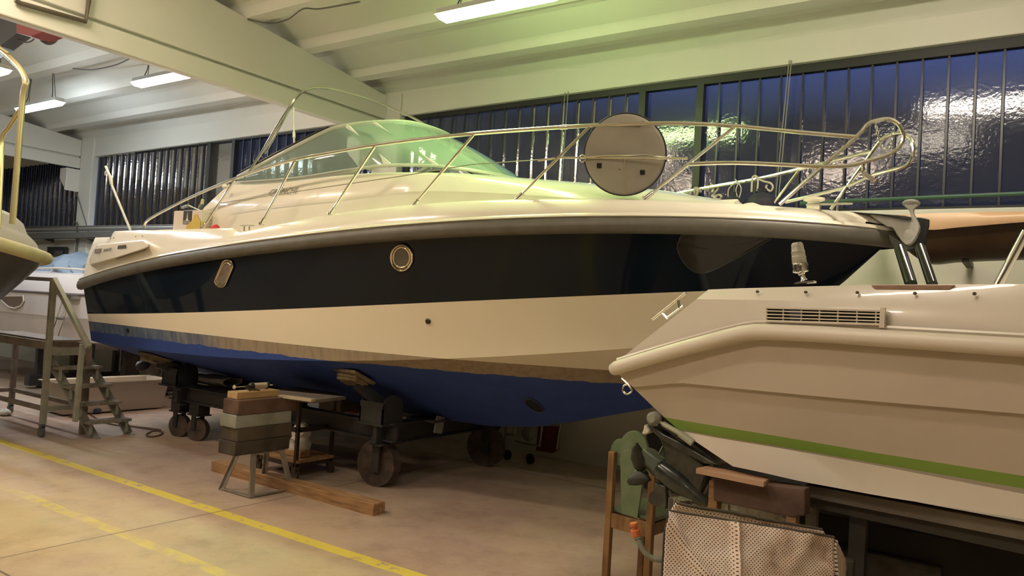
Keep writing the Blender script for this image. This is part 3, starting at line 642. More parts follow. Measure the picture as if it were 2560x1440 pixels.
# cleats
def cleat(P, ln, h, parent, d=(1, 0, 0), m=steel):
    P = V(P); d = V(d).normalized(); b = MB(); b.tube([P-d*ln/2+Vector((0, 0, h)), P-d*ln*.3+Vector((0, 0, h*1.05)), P+d*ln*.3+Vector((0, 0, h*1.05)), P+d*ln/2+Vector((0, 0, h))], [.006, .009, .009, .006], 8)
    for s in (-1, 1): b.tube([P+d*s*ln*.18, P+d*s*ln*.18+Vector((0, 0, h))], .007, 8)
    return b.build('cleat', m, parent)
cleat(rp(617, 578, .06), .21, .05, boat); cleat(at(2072, 527, 5.45), .30, .045, boat)
b = MB(); c_ = at(2034, 520, 5.8); b.lathe(c_, (0, 0, 1), [(-.06, .05), (.0, .05), (.045, .045), (.055, .075), (.072, .075), (.075, .06)], 20); b.build('windlass', gel, boat)
# sternpost band at the bow
b = MB()
for sgn in (-1, 1):
    b.grid([[(x, YC+sgn*(side_y(x, w)+.004), lowz(x)+(zs(x)-lowz(x))*w) for w in (0, .05, .10)] for x in [q for q in xs_ if q > -2.6]])
# drive shaft, propeller under the stern
bz = mat('bronze_grey', (.17, .15, .12), .45, metal=.5)
pc = at(378, 903, 5.35); t = MB(); t.tube([pc, pc+np.array([1.5, 0, .02])], .018, 8); sh_ = t.build('shaft', bz, boat)
b = MB(); b.lathe(pc-np.array([.08, 0, 0]), (1, 0, 0), [(0, .01), (.05, .035), (.16, .04), (.18, .02)], 14)
for k in range(4):
    a = k*math.pi/2+.45; d = Vector((0, math.cos(a), math.sin(a))); u = Vector((1, 0, 0)).cross(d)
    rows = []
    for i, rr_ in enumerate((.03, .08, .14, .18, .20)):
        wd = (.03, .065, .075, .055, .01)[i]; rows.append([V(pc)+d*rr_+(u*.75+Vector((.6, 0, 0)))*(wd*s)+Vector((.0, 0, 0)) for s in (-1, -.5, 0, .5, 1)])
    b.grid(rows)
b.build('propeller', bz, boat, thick=.008)
b = MB(); P = at(300, 868, 5.0)
for dx in (0, .06, .12): b.tube(smooth_path([P+np.array([dx, 0, .03]), P+np.array([dx-.01, 0, -.05]), P+np.array([dx-.03, .02, -.12-.1*(dx == .06)])], 3), .008, 5)
b.build('hanging_strands', blackrub, boat)
# bow roller and black rubber guard
g = [(1100, 385), (1330, 372), (1400, 382), (1455, 397), (1452, 470), (1430, 560), (1410, 700), (1385, 730), (1350, 742), (1230, 752), (1080, 757), (1040, 710), (1000, 640), (995, 585), (1020, 572), (1060, 600), (1090, 520)]
zp = lambda p: (2000+p[0]/4.5, 460+p[1]/4.5)
b = MB(); b.prism([at(*zp(p), 5.86) for p in g], (0, .03, 0)); b.build('bow_guard', blackrub, boat, bevel=.006)
b = MB(); b.prism([at(*zp(p), 5.62) for p in [(560, 310), (760, 325), (1190, 355), (1250, 372), (1245, 392), (1190, 398), (890, 345), (740, 335)]], (0, .22, 0)); b.build('bow_roller', mat('dark_roller', (.03, .03, .03), .4), boat, bevel=.004)
b = MB(); b.box(at(*zp((860, 700)), 5.8), (.01, .01, .01)); 
# anchor
ank = thing('anchor', 'galvanised claw anchor stowed on the bow of the big motorboat', 'anchor', at(2265, 600, 5.7))
galv = mat('galvanised_steel', (.40, .40, .37), .36, metal=.15, col2=(.48, .48, .45), noise_scale=10)
body = [(760, 340), (820, 338), (890, 342), (1040, 368), (1190, 393), (1232, 385), (1248, 350), (1240, 310), (1215, 275), (1185, 250), (1175, 225), (1190, 216), (1325, 220), (1330, 238), (1300, 262), (1278, 290), (1280, 330), (1305, 380), (1335, 430), (1350, 480), (1345, 530), (1320, 590), (1290, 640), (1255, 680), (1215, 698), (1180, 690), (1140, 645), (1110, 600), (1085, 570), (1070, 540), (1050, 505), (1025, 485), (975, 480), (920, 445), (870, 412)]
b = MB(); n_ = len(body); c_ = np.mean(np.array(body), axis=0)
L0 = [at(*zp(p), 5.70) for p in body]; L1 = [at(*zp((c_[0]+(p[0]-c_[0])*.955, c_[1]+(p[1]-c_[1])*.955)), 5.66) for p in body]
b.add(L0+L1+[p+np.array([0, .04, 0]) for p in L0], [tuple(range(n_, 2*n_)), tuple(range(2*n_, 3*n_))[::-1]]+[(i, (i+1) % n_, n_+(i+1) % n_, n_+i) for i in range(n_)]+[(2*n_+i, 2*n_+(i+1) % n_, (i+1) % n_, i) for i in range(n_)])
b.build('shank', galv, ank, bevel=.012, ang=50)
b = MB(); b.prism([at(*zp(p), 5.70) for p in [(1000, 580), (1020, 572), (1100, 625), (1170, 675), (1235, 712), (1290, 715), (1230, 745), (1110, 750), (1060, 720), (1020, 650)]], (0, -.03, 0)); b.build('fluke', mat('dark_fluke', (.06, .06, .055), .5), ank, bevel=.004)
b = MB(); ca = at(*zp((1222, 575)), 5.672); b.ball(ca, .052, 20, 12, sc=(1.0, .28, 1.25)); b.build('crown', galv, ank)
b = MB(); b.lathe(at(*zp((1270, 495)), 5.68), (0, -1, 0), [(0, .017), (.012, .015), (.014, .001)], 12); b.build('pin', galv, ank)
b = MB(); b.lathe(at(*zp((1252, 222)), 5.69), (0, .3, 1), [(-.02, .03), (-.005, .052), (.005, .055), (.01, .05)], 16); b.build('stock_eye', galv, ank)

# ================================================================== CRADLE UNDER THE BIG BOAT
cr = thing('boat_cradle', 'dark steel wheeled cradle carrying the navy and white motorboat', 'cradle', (-6.2, 5.8, 0))
zb = .60
def beamI(b, a, c, w, h):   # I-beam
    a = V(a); c = V(c); b.bar(a+Vector((0, 0, h/2)), c+Vector((0, 0, h/2)), w, .014); b.bar(a-Vector((0, 0, h/2)), c-Vector((0, 0, h/2)), w, .014); b.bar(a, c, w*.25, h)
for y in (5.08, 6.55):
    b = MB(); beamI(b, (-7.95, y, .50), (-4.55, y, .50), .12, .15); b.build('side_rail', darksteel, cr, smooth=False)
for x in (-4.70, -7.7):
    b = MB(); beamI(b, (x, 4.95, .475), (x, 6.75, .475), .16, .17); b.build('cross_beam', darksteel, cr, smooth=False)
whm = mat('worn_wheel_rim', (.05, .036, .03), .6, col2=(.10, .068, .055), noise_scale=12, bump=.3)
whd = mat('wheel_disc', (.05, .045, .045), .55, col2=(.075, .06, .055), noise_scale=10)
def bigwheel(x, y, r, w, yaw=0.):
    ax = Vector((math.sin(yaw), math.cos(yaw), 0)); c = Vector((x, y, r)); b = MB()
    b.lathe(c-ax*w/2, ax, [(0, r*.86), (0, r), (w, r), (w, r*.86), (w*.75, r*.84), (w*.25, r*.84)], 40)
    o_ = b.build('wheel', whm, cr); b = MB(); b.lathe(c-ax*w*.12, ax, [(0, r*.86), (w*.24, r*.86)], 32); b.lathe(c-ax*w*.62, ax, [(0, r*.2), (w*1.24, r*.2)], 16); b.build('disc', whd, o_); return o_
for (x, y) in ((-4.73, 5.10), (-4.60, 6.57)):
    bigwheel(x-.04, y, .205, .10, -.10)
    b = MB()
    for s in (-1, 1): b.box((x, y+s*.085, .30), (.085, .02, .32))
    b.box((x, y, .42), (.12, .20, .06)); b.build('fork', darksteel, cr, smooth=False)
for (x, y) in ((-7.85, 5.12), (-7.52, 5.13), (-7.85, 6.5), (-7.5, 6.5)):
    bigwheel(x, y, .125, .065, -.32); b = MB()
    for s in (-1, 1): b.box((x-.02, y+s*.052, .20), (.07, .012, .17), .0)
    b.box((x, y, .285), (.2, .17, .014)); b.build('caster_fork', darksteel, cr, smooth=False)
    b = MB(); b.box((x, y, .36), (.17, .15, .14)); b.build('caster_block', darksteel, cr, smooth=False, bevel=.008)
def support(x, y, z0, hw, hd, hh, tip, nm='prop_housing'):
    b = MB(); prf = [(-hw, 0), (hw, 0), (hw, hh*.55)]+[(hw*math.cos(a), hh*.55+hh*.45*math.sin(a)) for a in [math.pi*k/10 for k in range(1, 10)]]+[(-hw, hh*.55)]
    b.prism([(x-hd, y+p[0], z0+p[1]) for p in prf], (.014, 0, 0)); b.prism([(x+hd, y+p[0], z0+p[1]) for p in prf], (-.014, 0, 0)); b.prism([(x-hd, y-hw, z0), (x+hd, y-hw, z0), (x+hd, y-hw, z0+hh*.75), (x-hd, y-hw, z0+hh*.75)], (0, .014, 0))
    b.box((x, y, z0-.008), (hd*2+.05, hw*2+.05, .016)); h_ = b.build(nm, darksteel, cr, ang=50)
    b = MB(); b.bar((x, y, z0+hh*.6), tip, .11, .05, (1, 0, 0)); b.build('prop_arm', darksteel, cr, smooth=False, bevel=.006)
oak = mat('wood_pad', (.13, .10, .06), .8, col2=(.30, .24, .14), noise_scale=9, bump=.5)
for (x, y, z0, px_, py_, s) in ((-4.76, 5.08, .575, 912, 945, 1), (-7.88, 5.10, .585, 412, 893, 1)):
    tipx = x-.14; ty = 4.86
    def botz(xx, yy): k = (YC-yy)/max(.01, lowb(xx)); return zstem(xx)+(lowz(xx)-zstem(xx))*min(1, k)
    zt = botz(tipx, ty)
    support(x, y, z0, .13, .14, .25, (tipx+.02, ty+.02, zt-.085))
    sl = math.atan2(lowz(tipx)-zstem(tipx), lowb(tipx)); R_ = Matrix.Rotation(-sl, 3, 'X')
    for k, (w_, d_, off) in enumerate(((.30, .26, .022), (.24, .18, .050), (.22, .15, .074))):
        b = MB(); b.box((tipx-.02*k, ty+.0, zt-off), (w_, d_, .026), 0, Matrix.Rotation(.12*(k-1), 3, 'Z') @ R_); b.build('pad', oak, cr, smooth=False, bevel=.004)
    for yy in (YC*2-y,):
        support(x, yy, z0, .13, .14, .30, (tipx+.02, YC*2-ty-.02, zt-.085))
        b = MB(); b.box((tipx, YC*2-ty, zt-.03), (.34, .28, .05), 0, Matrix.Rotation(sl, 3, 'X')); b.build('pad', oak, cr, smooth=False)
# keel blocks on the cross beams
for x in (-4.70, -7.7):
    b = MB(); h_ = zstem(x)-.567; b.box((x, YC, .567+h_/2-.004), (.34, .5, max(.02, h_))) ; b.build('keel_pad', darkwood, cr, smooth=False)
b = MB(); b.box(atx(1098, 1062, -4.56), (.012, .12, .16), 0, Matrix.Rotation(-.2, 3, 'X')); b.build('paper_tag', mat('grey_tag', (.30, .29, .25), .8), cr, smooth=False)
# rolled mat and boxes lying on the cradle rail
t = thing('rolled_mat', 'grey rolled mat lying on the rear of the cradle', 'mat', at(520, 965, 5.3))
b = MB(); A = at(478, 948, 5.25); B_ = at(560, 960, 5.25)
for q in range(1): 
    prf = [(.0, .03), (.06, .05), (.12, .035), (.17, .045), (.165, .0), (.1, -.028), (.03, -.03), (-.01, .0)]
    rows = []
    for s in np.linspace(0, 1, 8): c_ = A+(B_-A)*s; rows.append([c_+np.array([0, p[0]*1.4, p[1]*1.2+.006*math.sin(9*s)]) for p in prf])
    b.grid(rows, closed=True)
b.build('sheet', mat('mat_grey', (.34, .34, .30), .7, bump=.4), t, thick=.008)
tag(MB().box(at(512, 973, 5.22)-np.array([0, 0, .01]), (.95, .30, .05)).build('plank_bundle', darkwood, smooth=False, bevel=.006), 'dark boards on the cradle under the rolled mat', 'boards')
tag(MB().box(V(at(850, 1004, 6.0))+Vector((0, 0, 0)), (.34, .3, .18)).build('cardboard_box', mat('dark_card', (.16, .13, .10), .8), smooth=False, bevel=.004), 'dull cardboard box behind the cart, beneath the keel', 'box')
tag(MB().box(V(at(885, 1018, 6.15)), (.12, .12, .12)).build('red_can', mat('red_can', (.45, .04, .03), .5), smooth=False, bevel=.01), 'small red can beside the cardboard box under the hull', 'can')
tag(MB().box(V(at(1008, 1040, 5.8)), (.34, .18, .02), .2).build('white_board', mat('paper_white', (.6, .58, .5), .7), smooth=False), 'flat white board on the cradle right of the front prop', 'board')

# ================================================================== SHOP CART WITH BOARD AND BAG
cx0, cx1, cy0, cy1 = -5.60, -5.02, 4.72, 5.05
ct = thing('shop_cart', 'dark steel rolling cart with a low wooden shelf, behind the stack of blocks', 'cart', (-5.35, 4.9, 0))
cy0, cy1 = 4.72, 5.14; cx0, cx1 = -5.95, -5.43
dk = mat('rusty_dark_frame', (.03, .018, .014), .6, col2=(.05, .03, .025), noise_scale=10)
for x in (cx0, cx1):
    for y in (cy0, cy1):
        b = MB(); b.box((x, y, .42), (.03, .03, .62)); b.build('post', dk, ct, smooth=False)
        b = MB(); b.lathe((x, y-.015, .045), (0, 1, 0), [(0, .03), (0, .045), (.03, .045), (.03, .03)], 20); b.box((x, y, .085), (.05, .05, .05)); b.build('caster', mat('caster_brown', (.06, .045, .035), .5), ct)
for z in (.125, .44, .72):
    b = MB(); b.box(((cx0+cx1)/2, cy0, z), (cx1-cx0, .03, .04)); b.box(((cx0+cx1)/2, cy1, z), (cx1-cx0, .03, .04)); b.box((cx0, (cy0+cy1)/2, z), (.03, cy1-cy0, .04)); b.box((cx1, (cy0+cy1)/2, z), (.03, cy1-cy0, .04)); b.build('frame', dk, ct, smooth=False)
b = MB(); b.box(((cx0+cx1)/2, (cy0+cy1)/2, .155), (cx1-cx0+.06, cy1-cy0+.02, .03)); b.build('shelf', wood, ct, smooth=False, bevel=.004)
b = MB(); b.box(((cx0+cx1)/2, (cy0+cy1)/2, .745), (cx1-cx0+.04, cy1-cy0+.04, .015)); b.build('top', dk, ct, smooth=False)
tag(MB().prism([atz(610, 981, .79), atz(700, 975, .79), atz(865, 991, .79), atz(785, 1000, .79), ], (0, 0, -.028)).build('lay_board', mat('dusty_board', (.12, .10, .085), .7, col2=(.17, .145, .12), noise_scale=5), smooth=False, bevel=.003), 'wide dusty board lying on top of the shop cart', 'board')
tag(MB().bar(atz(700, 990, .795), atz(783, 1001, .795), .05, .022).build('wood_strip', mat('pale_strip', (.45, .38, .27), .6), smooth=False), 'pale wooden strip on the front edge of the cart top', 'strip')
tag(MB().box((-5.70, 4.86, .20), (.46, .12, .055)).build('shelf_timber', wood, smooth=False, bevel=.006), 'short brown timber on the bottom shelf of the cart', 'timber')
def blob(c, r, sc, seed, amp=.25, fr=2.2, seg=36, rings=24):
    b = MB(); b.ball(c, r, seg, rings, sc); c = V(c)
    for i, v in enumerate(b.v):
        d = (v-c); k = 1+amp*noise.noise(d*fr/r*.6+Vector((seed, 0, 0)))+amp*.5*abs(noise.noise(d*fr*2.2/r*.6+Vector((0, seed, 3)))); b.v[i] = c+d*k
    return b
b = blob((-5.60, 4.90, .265), .095, (1.0, 1.1, .95), 3); b.v = b.v; o = b.build('plastic_bag', cloth_white, ang=80); tag(o, 'crumpled white plastic bag on the cart shelf, the lower and larger lump', 'bag')
b = blob((-5.62, 4.93, .385), .080, (1.0, 1.1, 1.0), 9); o = b.build('plastic_bag', cloth_white, ang=80); tag(o, 'crumpled white plastic bag piled on top of the lower bag on the cart', 'bag')

# ================================================================== STACK OF BLOCKS ON THE STEEL TRESTLE
tz = .335
ts = thing('steel_trestle', 'small grey steel trestle under the stack of wooden blocks', 'trestle', (-5.3, 4.2, 0))
tr_m = mat('dull_grey_angle', (.22, .20, .17), .6, col2=(.28, .25, .21), noise_scale=14)
feet = [(-5.15, 4.03), (-5.51, 4.02), (-5.13, 4.42), (-5.47, 4.42)]; tops = [(-5.22, 4.08), (-5.40, 4.08), (-5.21, 4.36), (-5.38, 4.36)]
for (fx, fy), (tx, ty) in zip(feet, tops):
    b = MB(); sx_ = 1 if fx > -5.3 else -1
    b.bar((fx, fy, 0.004), (tx, ty, tz), .045, .006, (0, 1, 0)); b.bar((fx+.018*sx_, fy, 0.004), (tx+.018*sx_, ty, tz), .006, .045, (0, 1, 0)); b.build('leg', tr_m, ts, smooth=False)
b = MB(); b.box((-5.31, 4.23, tz+.004), (.24, .32, .012)); b.build('plate', tr_m, ts, smooth=False)
b = MB(); b.box((-5.33, 4.025, .012), (.38, .03, .012)); b.bar((-5.15, 4.03, .012), (-5.13, 4.42, .012), .03, .012); b.build('base_tie', tr_m, ts, smooth=False)
bz_ = tz+.012
blocks = [('sooty black wooden block, lowest of the stack on the trestle', darkwood, .110, .215, .55, 0.0), ('dark brown wooden block second from the bottom of the stack', mat('dark_brown_wood', (.05, .04, .03), .7, col2=(.09, .07, .05), noise_scale=5, bump=.3), .108, .205, .55, .015),
          ('grey painted wooden block in the middle of the stack', greywood, .105, .205, .56, .0), ('reddish brown block with a pale top, fourth from the bottom of the stack', brownwood, .118, .20, .60, .03)]
zz = bz_
for lab, m_, h_, w_, l_, o_ in blocks:
    b = MB(); b.box((-5.29+o_*.3, 4.15+o_, zz+h_/2), (w_, l_, h_), .0); ob = b.build('wooden_block', m_, smooth=False, bevel=.007); tag(ob, lab, 'block', 'wooden blocks stacked on the trestle'); zz += h_+.001
b = MB(); b.box((-5.31, 4.12, zz+.028), (.13, .42, .056)); tag(b.build('wooden_block', palewood, smooth=False, bevel=.003), 'short raw yellowish timber block on top of the stack', 'block', 'wooden blocks stacked on the trestle'); zz += .057
# caulking gun
g0 = Vector((-5.31, 4.13, zz+.035)); cg = thing('caulking_gun', 'silver cartridge caulking gun with a black trigger lying on the top block', 'caulking gun', (g0.x, g0.y, zz))
alu = mat('scuffed_aluminium', (.55, .52, .44), .35, metal=.6)
b = MB(); b.cyl(g0+Vector((0, -.03, 0)), g0+Vector((0, .11, 0)), .026); b.build('barrel', alu, cg)
b = MB(); b.lathe(g0+Vector((0, -.065, 0)), (0, 1, 0), [(0, .012), (.01, .026), (.03, .031), (.04, .03)], 18); b.lathe(g0+Vector((0, .105, 0)), (0, 1, 0), [(0, .03), (.02, .03), (.025, .02)], 18); b.tube([g0+Vector((0, -.07, 0)), g0+Vector((0, -.10, -.005))], .014, 8); b.build('collar', blackrub, cg)
b = MB(); b.cyl(g0+Vector((0, -.20, 0)), g0+Vector((0, -.06, 0)), .0035, seg=8); b.lathe(g0+Vector((0, -.215, 0)), (0, 1, 0), [(0, .012), (.01, .018), (.016, .012)], 10); b.build('plunger_rod', alu, cg)
b = MB(); b.tube([g0+Vector((.02, -.10, -.005)), g0+Vector((.04, -.06, -.02)), g0+Vector((.06, .0, -.03))], .006, 8); b.tube([g0+Vector((.01, -.09, -.01)), g0+Vector((.035, -.07, -.03))], .009, 8); b.build('trigger', blackrub, cg)
b = MB(); b.lathe(g0+Vector((0, .13, 0)), (0, 1, 0), [(0, .007), (.045, .004)], 10); b.build('nozzle', mat('nozzle_white', (.7, .68, .6), .5), cg)
# long timber
tb = MB(); A = Vector((-6.16, 4.43, .045)); B_ = Vector((-4.10, 4.42, .045)); n_ = 30; rows = []
for i in range(n_+1):
    p = A+(B_-A)*(i/n_); j = lambda s: .003*noise.noise(Vector((i*.7, s, 0)))
    rows.append([p+Vector((0, -.065+j(1), -.045)), p+Vector((0, -.065+j(2), .042+j(3))), p+Vector((0, -.06, .046+j(3))), p+Vector((0, .06, .046+j(4))), p+Vector((0, .065, .04)), p+Vector((0, .065, -.045))])
tb.grid(rows, closed=True); tb.add(rows[0], [tuple(range(6))]); tb.add(rows[-1], [tuple(range(6))]); tag(tb.build('timber_beam', wood, ang=25), 'long rough timber lying on the floor under the trestle', 'timber')

# ================================================================== WHEELED ACCESS STAIRS, LEFT
pf = thing('access_stairs', 'grey steel wheeled work platform with a handrail and steps at the left', 'stairs', (-8.6, 4.1, 0))
xA, yA, yC_ = -8.60, 4.01, 4.42; xL = -10.3; zt_ = .97
def leg(x, y, z1, m_=greysteel, w=.055):
    b = MB(); b.box((x, y, (.14+z1)/2), (w, w, z1-.14)); lg = b.build('post', m_, pf, smooth=False, bevel=.004)
    b = MB(); b.lathe((x-.02, y-.016, .055), (0, 1, 0), [(0, .035), (0, .055), (.032, .055), (.032, .035)], 20); b.box((x, y, .125), (.07, .05, .012)); b.box((x-.01, y-.024, .09), (.03, .004, .07)); b.box((x-.01, y+.024, .09), (.03, .004, .07)); b.build('caster', mat('caster_grey', (.12, .13, .13), .45), pf)
zr = atx(146, 700, xA)[2]
leg(xA, yA, zr); leg(xL, yC_+.0, zt_, brownsteel); leg(xL, yA, zt_, brownsteel)
b = MB(); b.box((xA+.02, yC_, .48), (.055, .055, .96)); b.build('post', brownsteel, pf, smooth=False)
for (p, q, m_) in (((xA, yA, .30), (xL, yA, .30), brownsteel), ((xA, yC_, .30), (xL, yC_, .30), brownsteel), ((xA, yA, .30), (xA, yC_, .30), greysteel), ((xL, yA, .30), (xL, yC_, .30), brownsteel), ((xA, yA, zt_), (xL-.6, yA, zt_), brownsteel), ((xA+.05, yC_, zt_-.02), (xL-.6, yC_, zt_-.02), brownsteel), ((xA, yA, zt_-.06), (xA, yC_, zt_-.06), greysteel)):
    b = MB(); h_ = .045 if p[2] < .5 else .085; b.bar(p, q, .04, h_); b.build('rail', m_, pf, smooth=False)
# upper handrail
xn, yn = -8.30, 4.30
N0 = np.array([-8.17, 4.16, 0]); T0 = atx(205, 866, -8.22)
zA = zr
b = MB(); b.bar((xA+.02, yA, zA), (xL, yA, zA), .045, .04); b.build('handrail', mat('mauve_grey_rail', (.20, .17, .165), .5), pf, smooth=False)
E1 = at(222, 868, 4.12); b = MB(); b.bar((xA+.0, yA, zA+.01), E1, .05, .05, (0, 1, 0)); b.build('handrail', greysteel, pf, smooth=False, bevel=.004)
Pt = at(206, 860, 4.12); Pb = at(188, 1054, 4.12); b = MB(); b.bar(Pt, Pb, .05, .04, (0, 1, 0)); b.build('newel', greysteel, pf, smooth=False, bevel=.003)
# stringers and treads
S0t = at(122, 892, 4.06); S0b = fl0 = atz(236, 1094, .004); S1t = at(218, 890, 4.62); S1b = atz(322, 1084, .004)
S1t = np.array([S0t[0], S0t[1]+(S1b[1]-S0b[1])+.0, S0t[2]]); 
for a_, c_ in ((S0t, S0b), (S1t, S1b)):
    b = MB(); b.bar(a_, c_, .028, .09, (0, 1, 0)); b.box((c_[0]+.03, c_[1], .005), (.12, .05, .01)); b.build('stringer', greysteel, pf, smooth=False)
for k, f_ in enumerate((.02, .13, .36, .58, .80)):
    a_ = S0t+(S0b-S0t)*f_; c_ = S1t+(S1b-S1t)*f_
    if k == 0: continue
    b = MB(); mid = (a_+c_)/2; b.box((mid[0]+.07, mid[1], mid[2]), (.17, abs(c_[1]-a_[1])+.08, .03)); tdo = b.build('tread', mat('tread_plate', (.16, .145, .12), .55, col2=(.27, .25, .21), noise_scale=30, bump=.5), pf, smooth=False)
    for yy in (a_[1], c_[1]): b = MB(); b.box((mid[0]+.13, yy, mid[2]-.07), (.012, .03, .12)); b.build('tread_bracket', greysteel, pf, smooth=False)
b = MB(); b.box((xA-.75, (yA+yC_)/2, zt_+.05), (1.5, .36, .02)); b.build('deck_plate', brownsteel, pf, smooth=False)

# cream tub
tbm = mat('cream_plastic', (.55, .47, .37), .5)
tu = MB(); c00 = atz(95, 1005, .02); 
def tubbox(b, x0, x1, y0, y1, z0, z1, th=.02, fl_=.05):
    r0 = [(x0+fl_, y0+fl_, z0), (x1-fl_, y0+fl_, z0), (x1-fl_, y1-fl_, z0), (x0+fl_, y1-fl_, z0)]; r1 = [(x0, y0, z1), (x1, y0, z1), (x1, y1, z1), (x0, y1, z1)]
    r2 = [(x0+th, y0+th, z1), (x1-th, y0+th, z1), (x1-th, y1-th, z1), (x0+th, y1-th, z1)]; r3 = [(x0+fl_+th, y0+fl_+th, z0+th), (x1-fl_-th, y0+fl_+th, z0+th), (x1-fl_-th, y1-fl_-th, z0+th), (x0+fl_+th, y1-fl_-th, z0+th)]
    lip = [(x0-.03, y0-.03, z1), (x1+.03, y0-.03, z1), (x1+.03, y1+.03, z1), (x0-.03, y1+.03, z1)]; lip2 = [(p[0], p[1], z1+.012) for p in lip]
    b.grid([r0, r1, lip, lip2, r2, r3], closed=True); b.add(r0, [(0, 1, 2, 3)]); b.add(r3, [(0, 1, 2, 3)])
tubbox(tu, -10.30, -9.75, 4.75, 6.15, .02, .40)
tag(tu.build('plastic_tub', tbm, ang=30), 'long cream plastic tub on the floor behind the steel stairs', 'tub')
tag(MB().box((-9.95, 5.28, .46), (.14, .12, .08)).build('cream_can', mat('cream_can', (.6, .52, .42), .6), smooth=False, bevel=.01), 'small cream can standing on the rim of the tub', 'can') if False else None
# extension cable with plug
rub = mat('orange_brown_cable', (.12, .07, .045), .6)
c_ = [(228, 1000), (226, 1030), (240, 1045), (262, 1056), (300, 1064), (345, 1068), (400, 1078), (405, 1084), (390, 1090), (372, 1091), (366, 1086), (380, 1078), (402, 1075), (370, 1070), (330, 1065), (300, 1058), (262, 1050)]
pth = [atz(p[0], p[1], .012) for p in c_]; tag(MB().tube(smooth_path(pth, 5), .008, 6).build('floor_cable', rub), 'thin brown cable looped on the floor right of the steel steps', 'cable')
pg_ = thing('cable_plug', 'yellow and blue plug lying on the floor behind the steel steps', 'plug', atz(248, 1027, .0))
A = V(atz(238, 1028, .04)); B_ = V(atz(248, 1026, .04)); C_ = V(atz(258, 1023, .04)); b = MB(); b.cyl(A, B_, .03); b.build('plug_body', mat('plug_blue', (.03, .05, .12), .5), pg_); b = MB(); b.cyl(B_, C_, .034, .026); b.build('plug_collar', mat('plug_yellow', (.55, .38, .14), .5), pg_)
b = MB(); b.tube(smooth_path([tuple(A), tuple(V(atz(222, 1030, .02))), tuple(V(atz(205, 1034, .012))), tuple(V(atz(175, 1039, .012))), tuple(V(atz(182, 1043, .012)))], 4), .007, 6); b.build('lead', rub, pg_)

# ================================================================== SMALL BOAT, RIGHT FOREGROUND
D2 = CW @ np.array([-900-1280., 690-720., FPX]); D2[2] = 0; D2 /= np.linalg.norm(D2); D2 = -D2       # towards its bow (right)
N2 = np.array([-D2[1], D2[0], 0])                                                                     # into the boat, away from viewer
if N2[1] < 0: N2 = -N2
P2 = dep(1525, 920, 4.0)
def sp2(p, off): return pln(p, P2+N2*off, N2)
sb = thing('small_motorboat', 'small cream motorboat with a green waterline stripe in the right foreground', 'boat', (0.4, 4.2, 0))
W2 = 1.75
def row(pts, off):
    P = [sp2(p, off) for p in pts]; d = (P[-1]-P[-2]); P.append(P[-1]+d/np.linalg.norm(d)*2.6); return P
ROWS = [([(1771, 724), (1840, 721), (2170, 712), (2560, 710)], .10), ([(1741, 748), (1900, 750), (2150, 757), (2560, 777)], .05),
        ([(1548, 899), (1700, 856), (1885, 812), (2060, 817), (2560, 848)], .03), ([(1545, 935), (1700, 893), (1890, 850), (2060, 856), (2560, 890)], .035),
        ([(1583, 968), (1700, 957), (1900, 977), (2100, 996), (2560, 1035)], .05), ([(1586, 972), (1700, 962), (1900, 982), (2100, 1001), (2560, 1040)], .075),
        ([(1660, 1043), (1760, 1060), (1960, 1093), (2200, 1134), (2560, 1190)], .13), ([(1695, 1073), (1780, 1089), (1960, 1118), (2200, 1160), (2560, 1222)], .145),
        ([(1697, 1076), (1780, 1092), (1960, 1122), (2200, 1165), (2560, 1235)], .15), ([(1832, 1166), (1900, 1180), (2000, 1203), (2200, 1240), (2560, 1298)], .17)]
def resample(P, n):
    P = np.array(P); s = np.r_[0, np.cumsum(np.linalg.norm(np.diff(P, axis=0), axis=1))]
    # keep knees: linear in arc length on a shared parameter
    return P
def rowN(P, n=44):
    P = np.array(P); s = np.r_[0, np.cumsum(np.linalg.norm(np.diff(P, axis=0), axis=1))]; u = np.linspace(0, 1, n)**1.6*s[-1]
    u = np.sort(np.r_[u[:-len(s)+2], s[1:-1], u[-1]]) if False else u
    return [np.array([np.interp(t, s, P[:, k]) for k in range(3)]) for t in u]
RR = [rowN(row(*r)) for r in ROWS]
def mir2(p): d = np.dot(p-P2, N2); return p+N2*(W2-2*d)
green = mat('green_stripe', (.21, .35, .065), .45); side2 = mat('greige_hull_side', (.56, .49, .41), .35, col2=(.53, .46, .385), noise_scale=2); bot2 = mat('white_bottom', (.84, .80, .74), .5, col2=(.80, .76, .70), noise_scale=3); thin = mat('thin_grey_line', (.42, .38, .33), .5)
b = MB(); idx = [0, 0, 0, 4, 4, 4, 1, 3, 2]
for side in (0, 1):
    R = RR if side == 0 else [[mir2(p) for p in r] for r in RR]
    for i in range(len(R)-1): b.mi = idx[i]; b.grid([R[i], R[i+1]])
    b.mi = 2; keel = [(p+mir2(p))/2*np.array([1, 1, 0])+np.array([0, 0, p[2]-.13]) for p in RR[-1]]; b.grid([R[-1], keel])
b.mi = 0
for i in range(len(RR)-1):   # transom
    b.mi = idx[i]; n_ = 8; b.grid([[RR[i][0]+(mir2(RR[i][0])-RR[i][0])*t for t in np.linspace(0, 1, n_)], [RR[i+1][0]+(mir2(RR[i+1][0])-RR[i+1][0])*t for t in np.linspace(0, 1, n_)]])
b.mi = 2; a0 = RR[-1][0]; b.add([a0, mir2(a0), keel[0]], [(0, 1, 2)])
b.build('hull', [gel2, green, bot2, thin, side2], sb, ang=22)
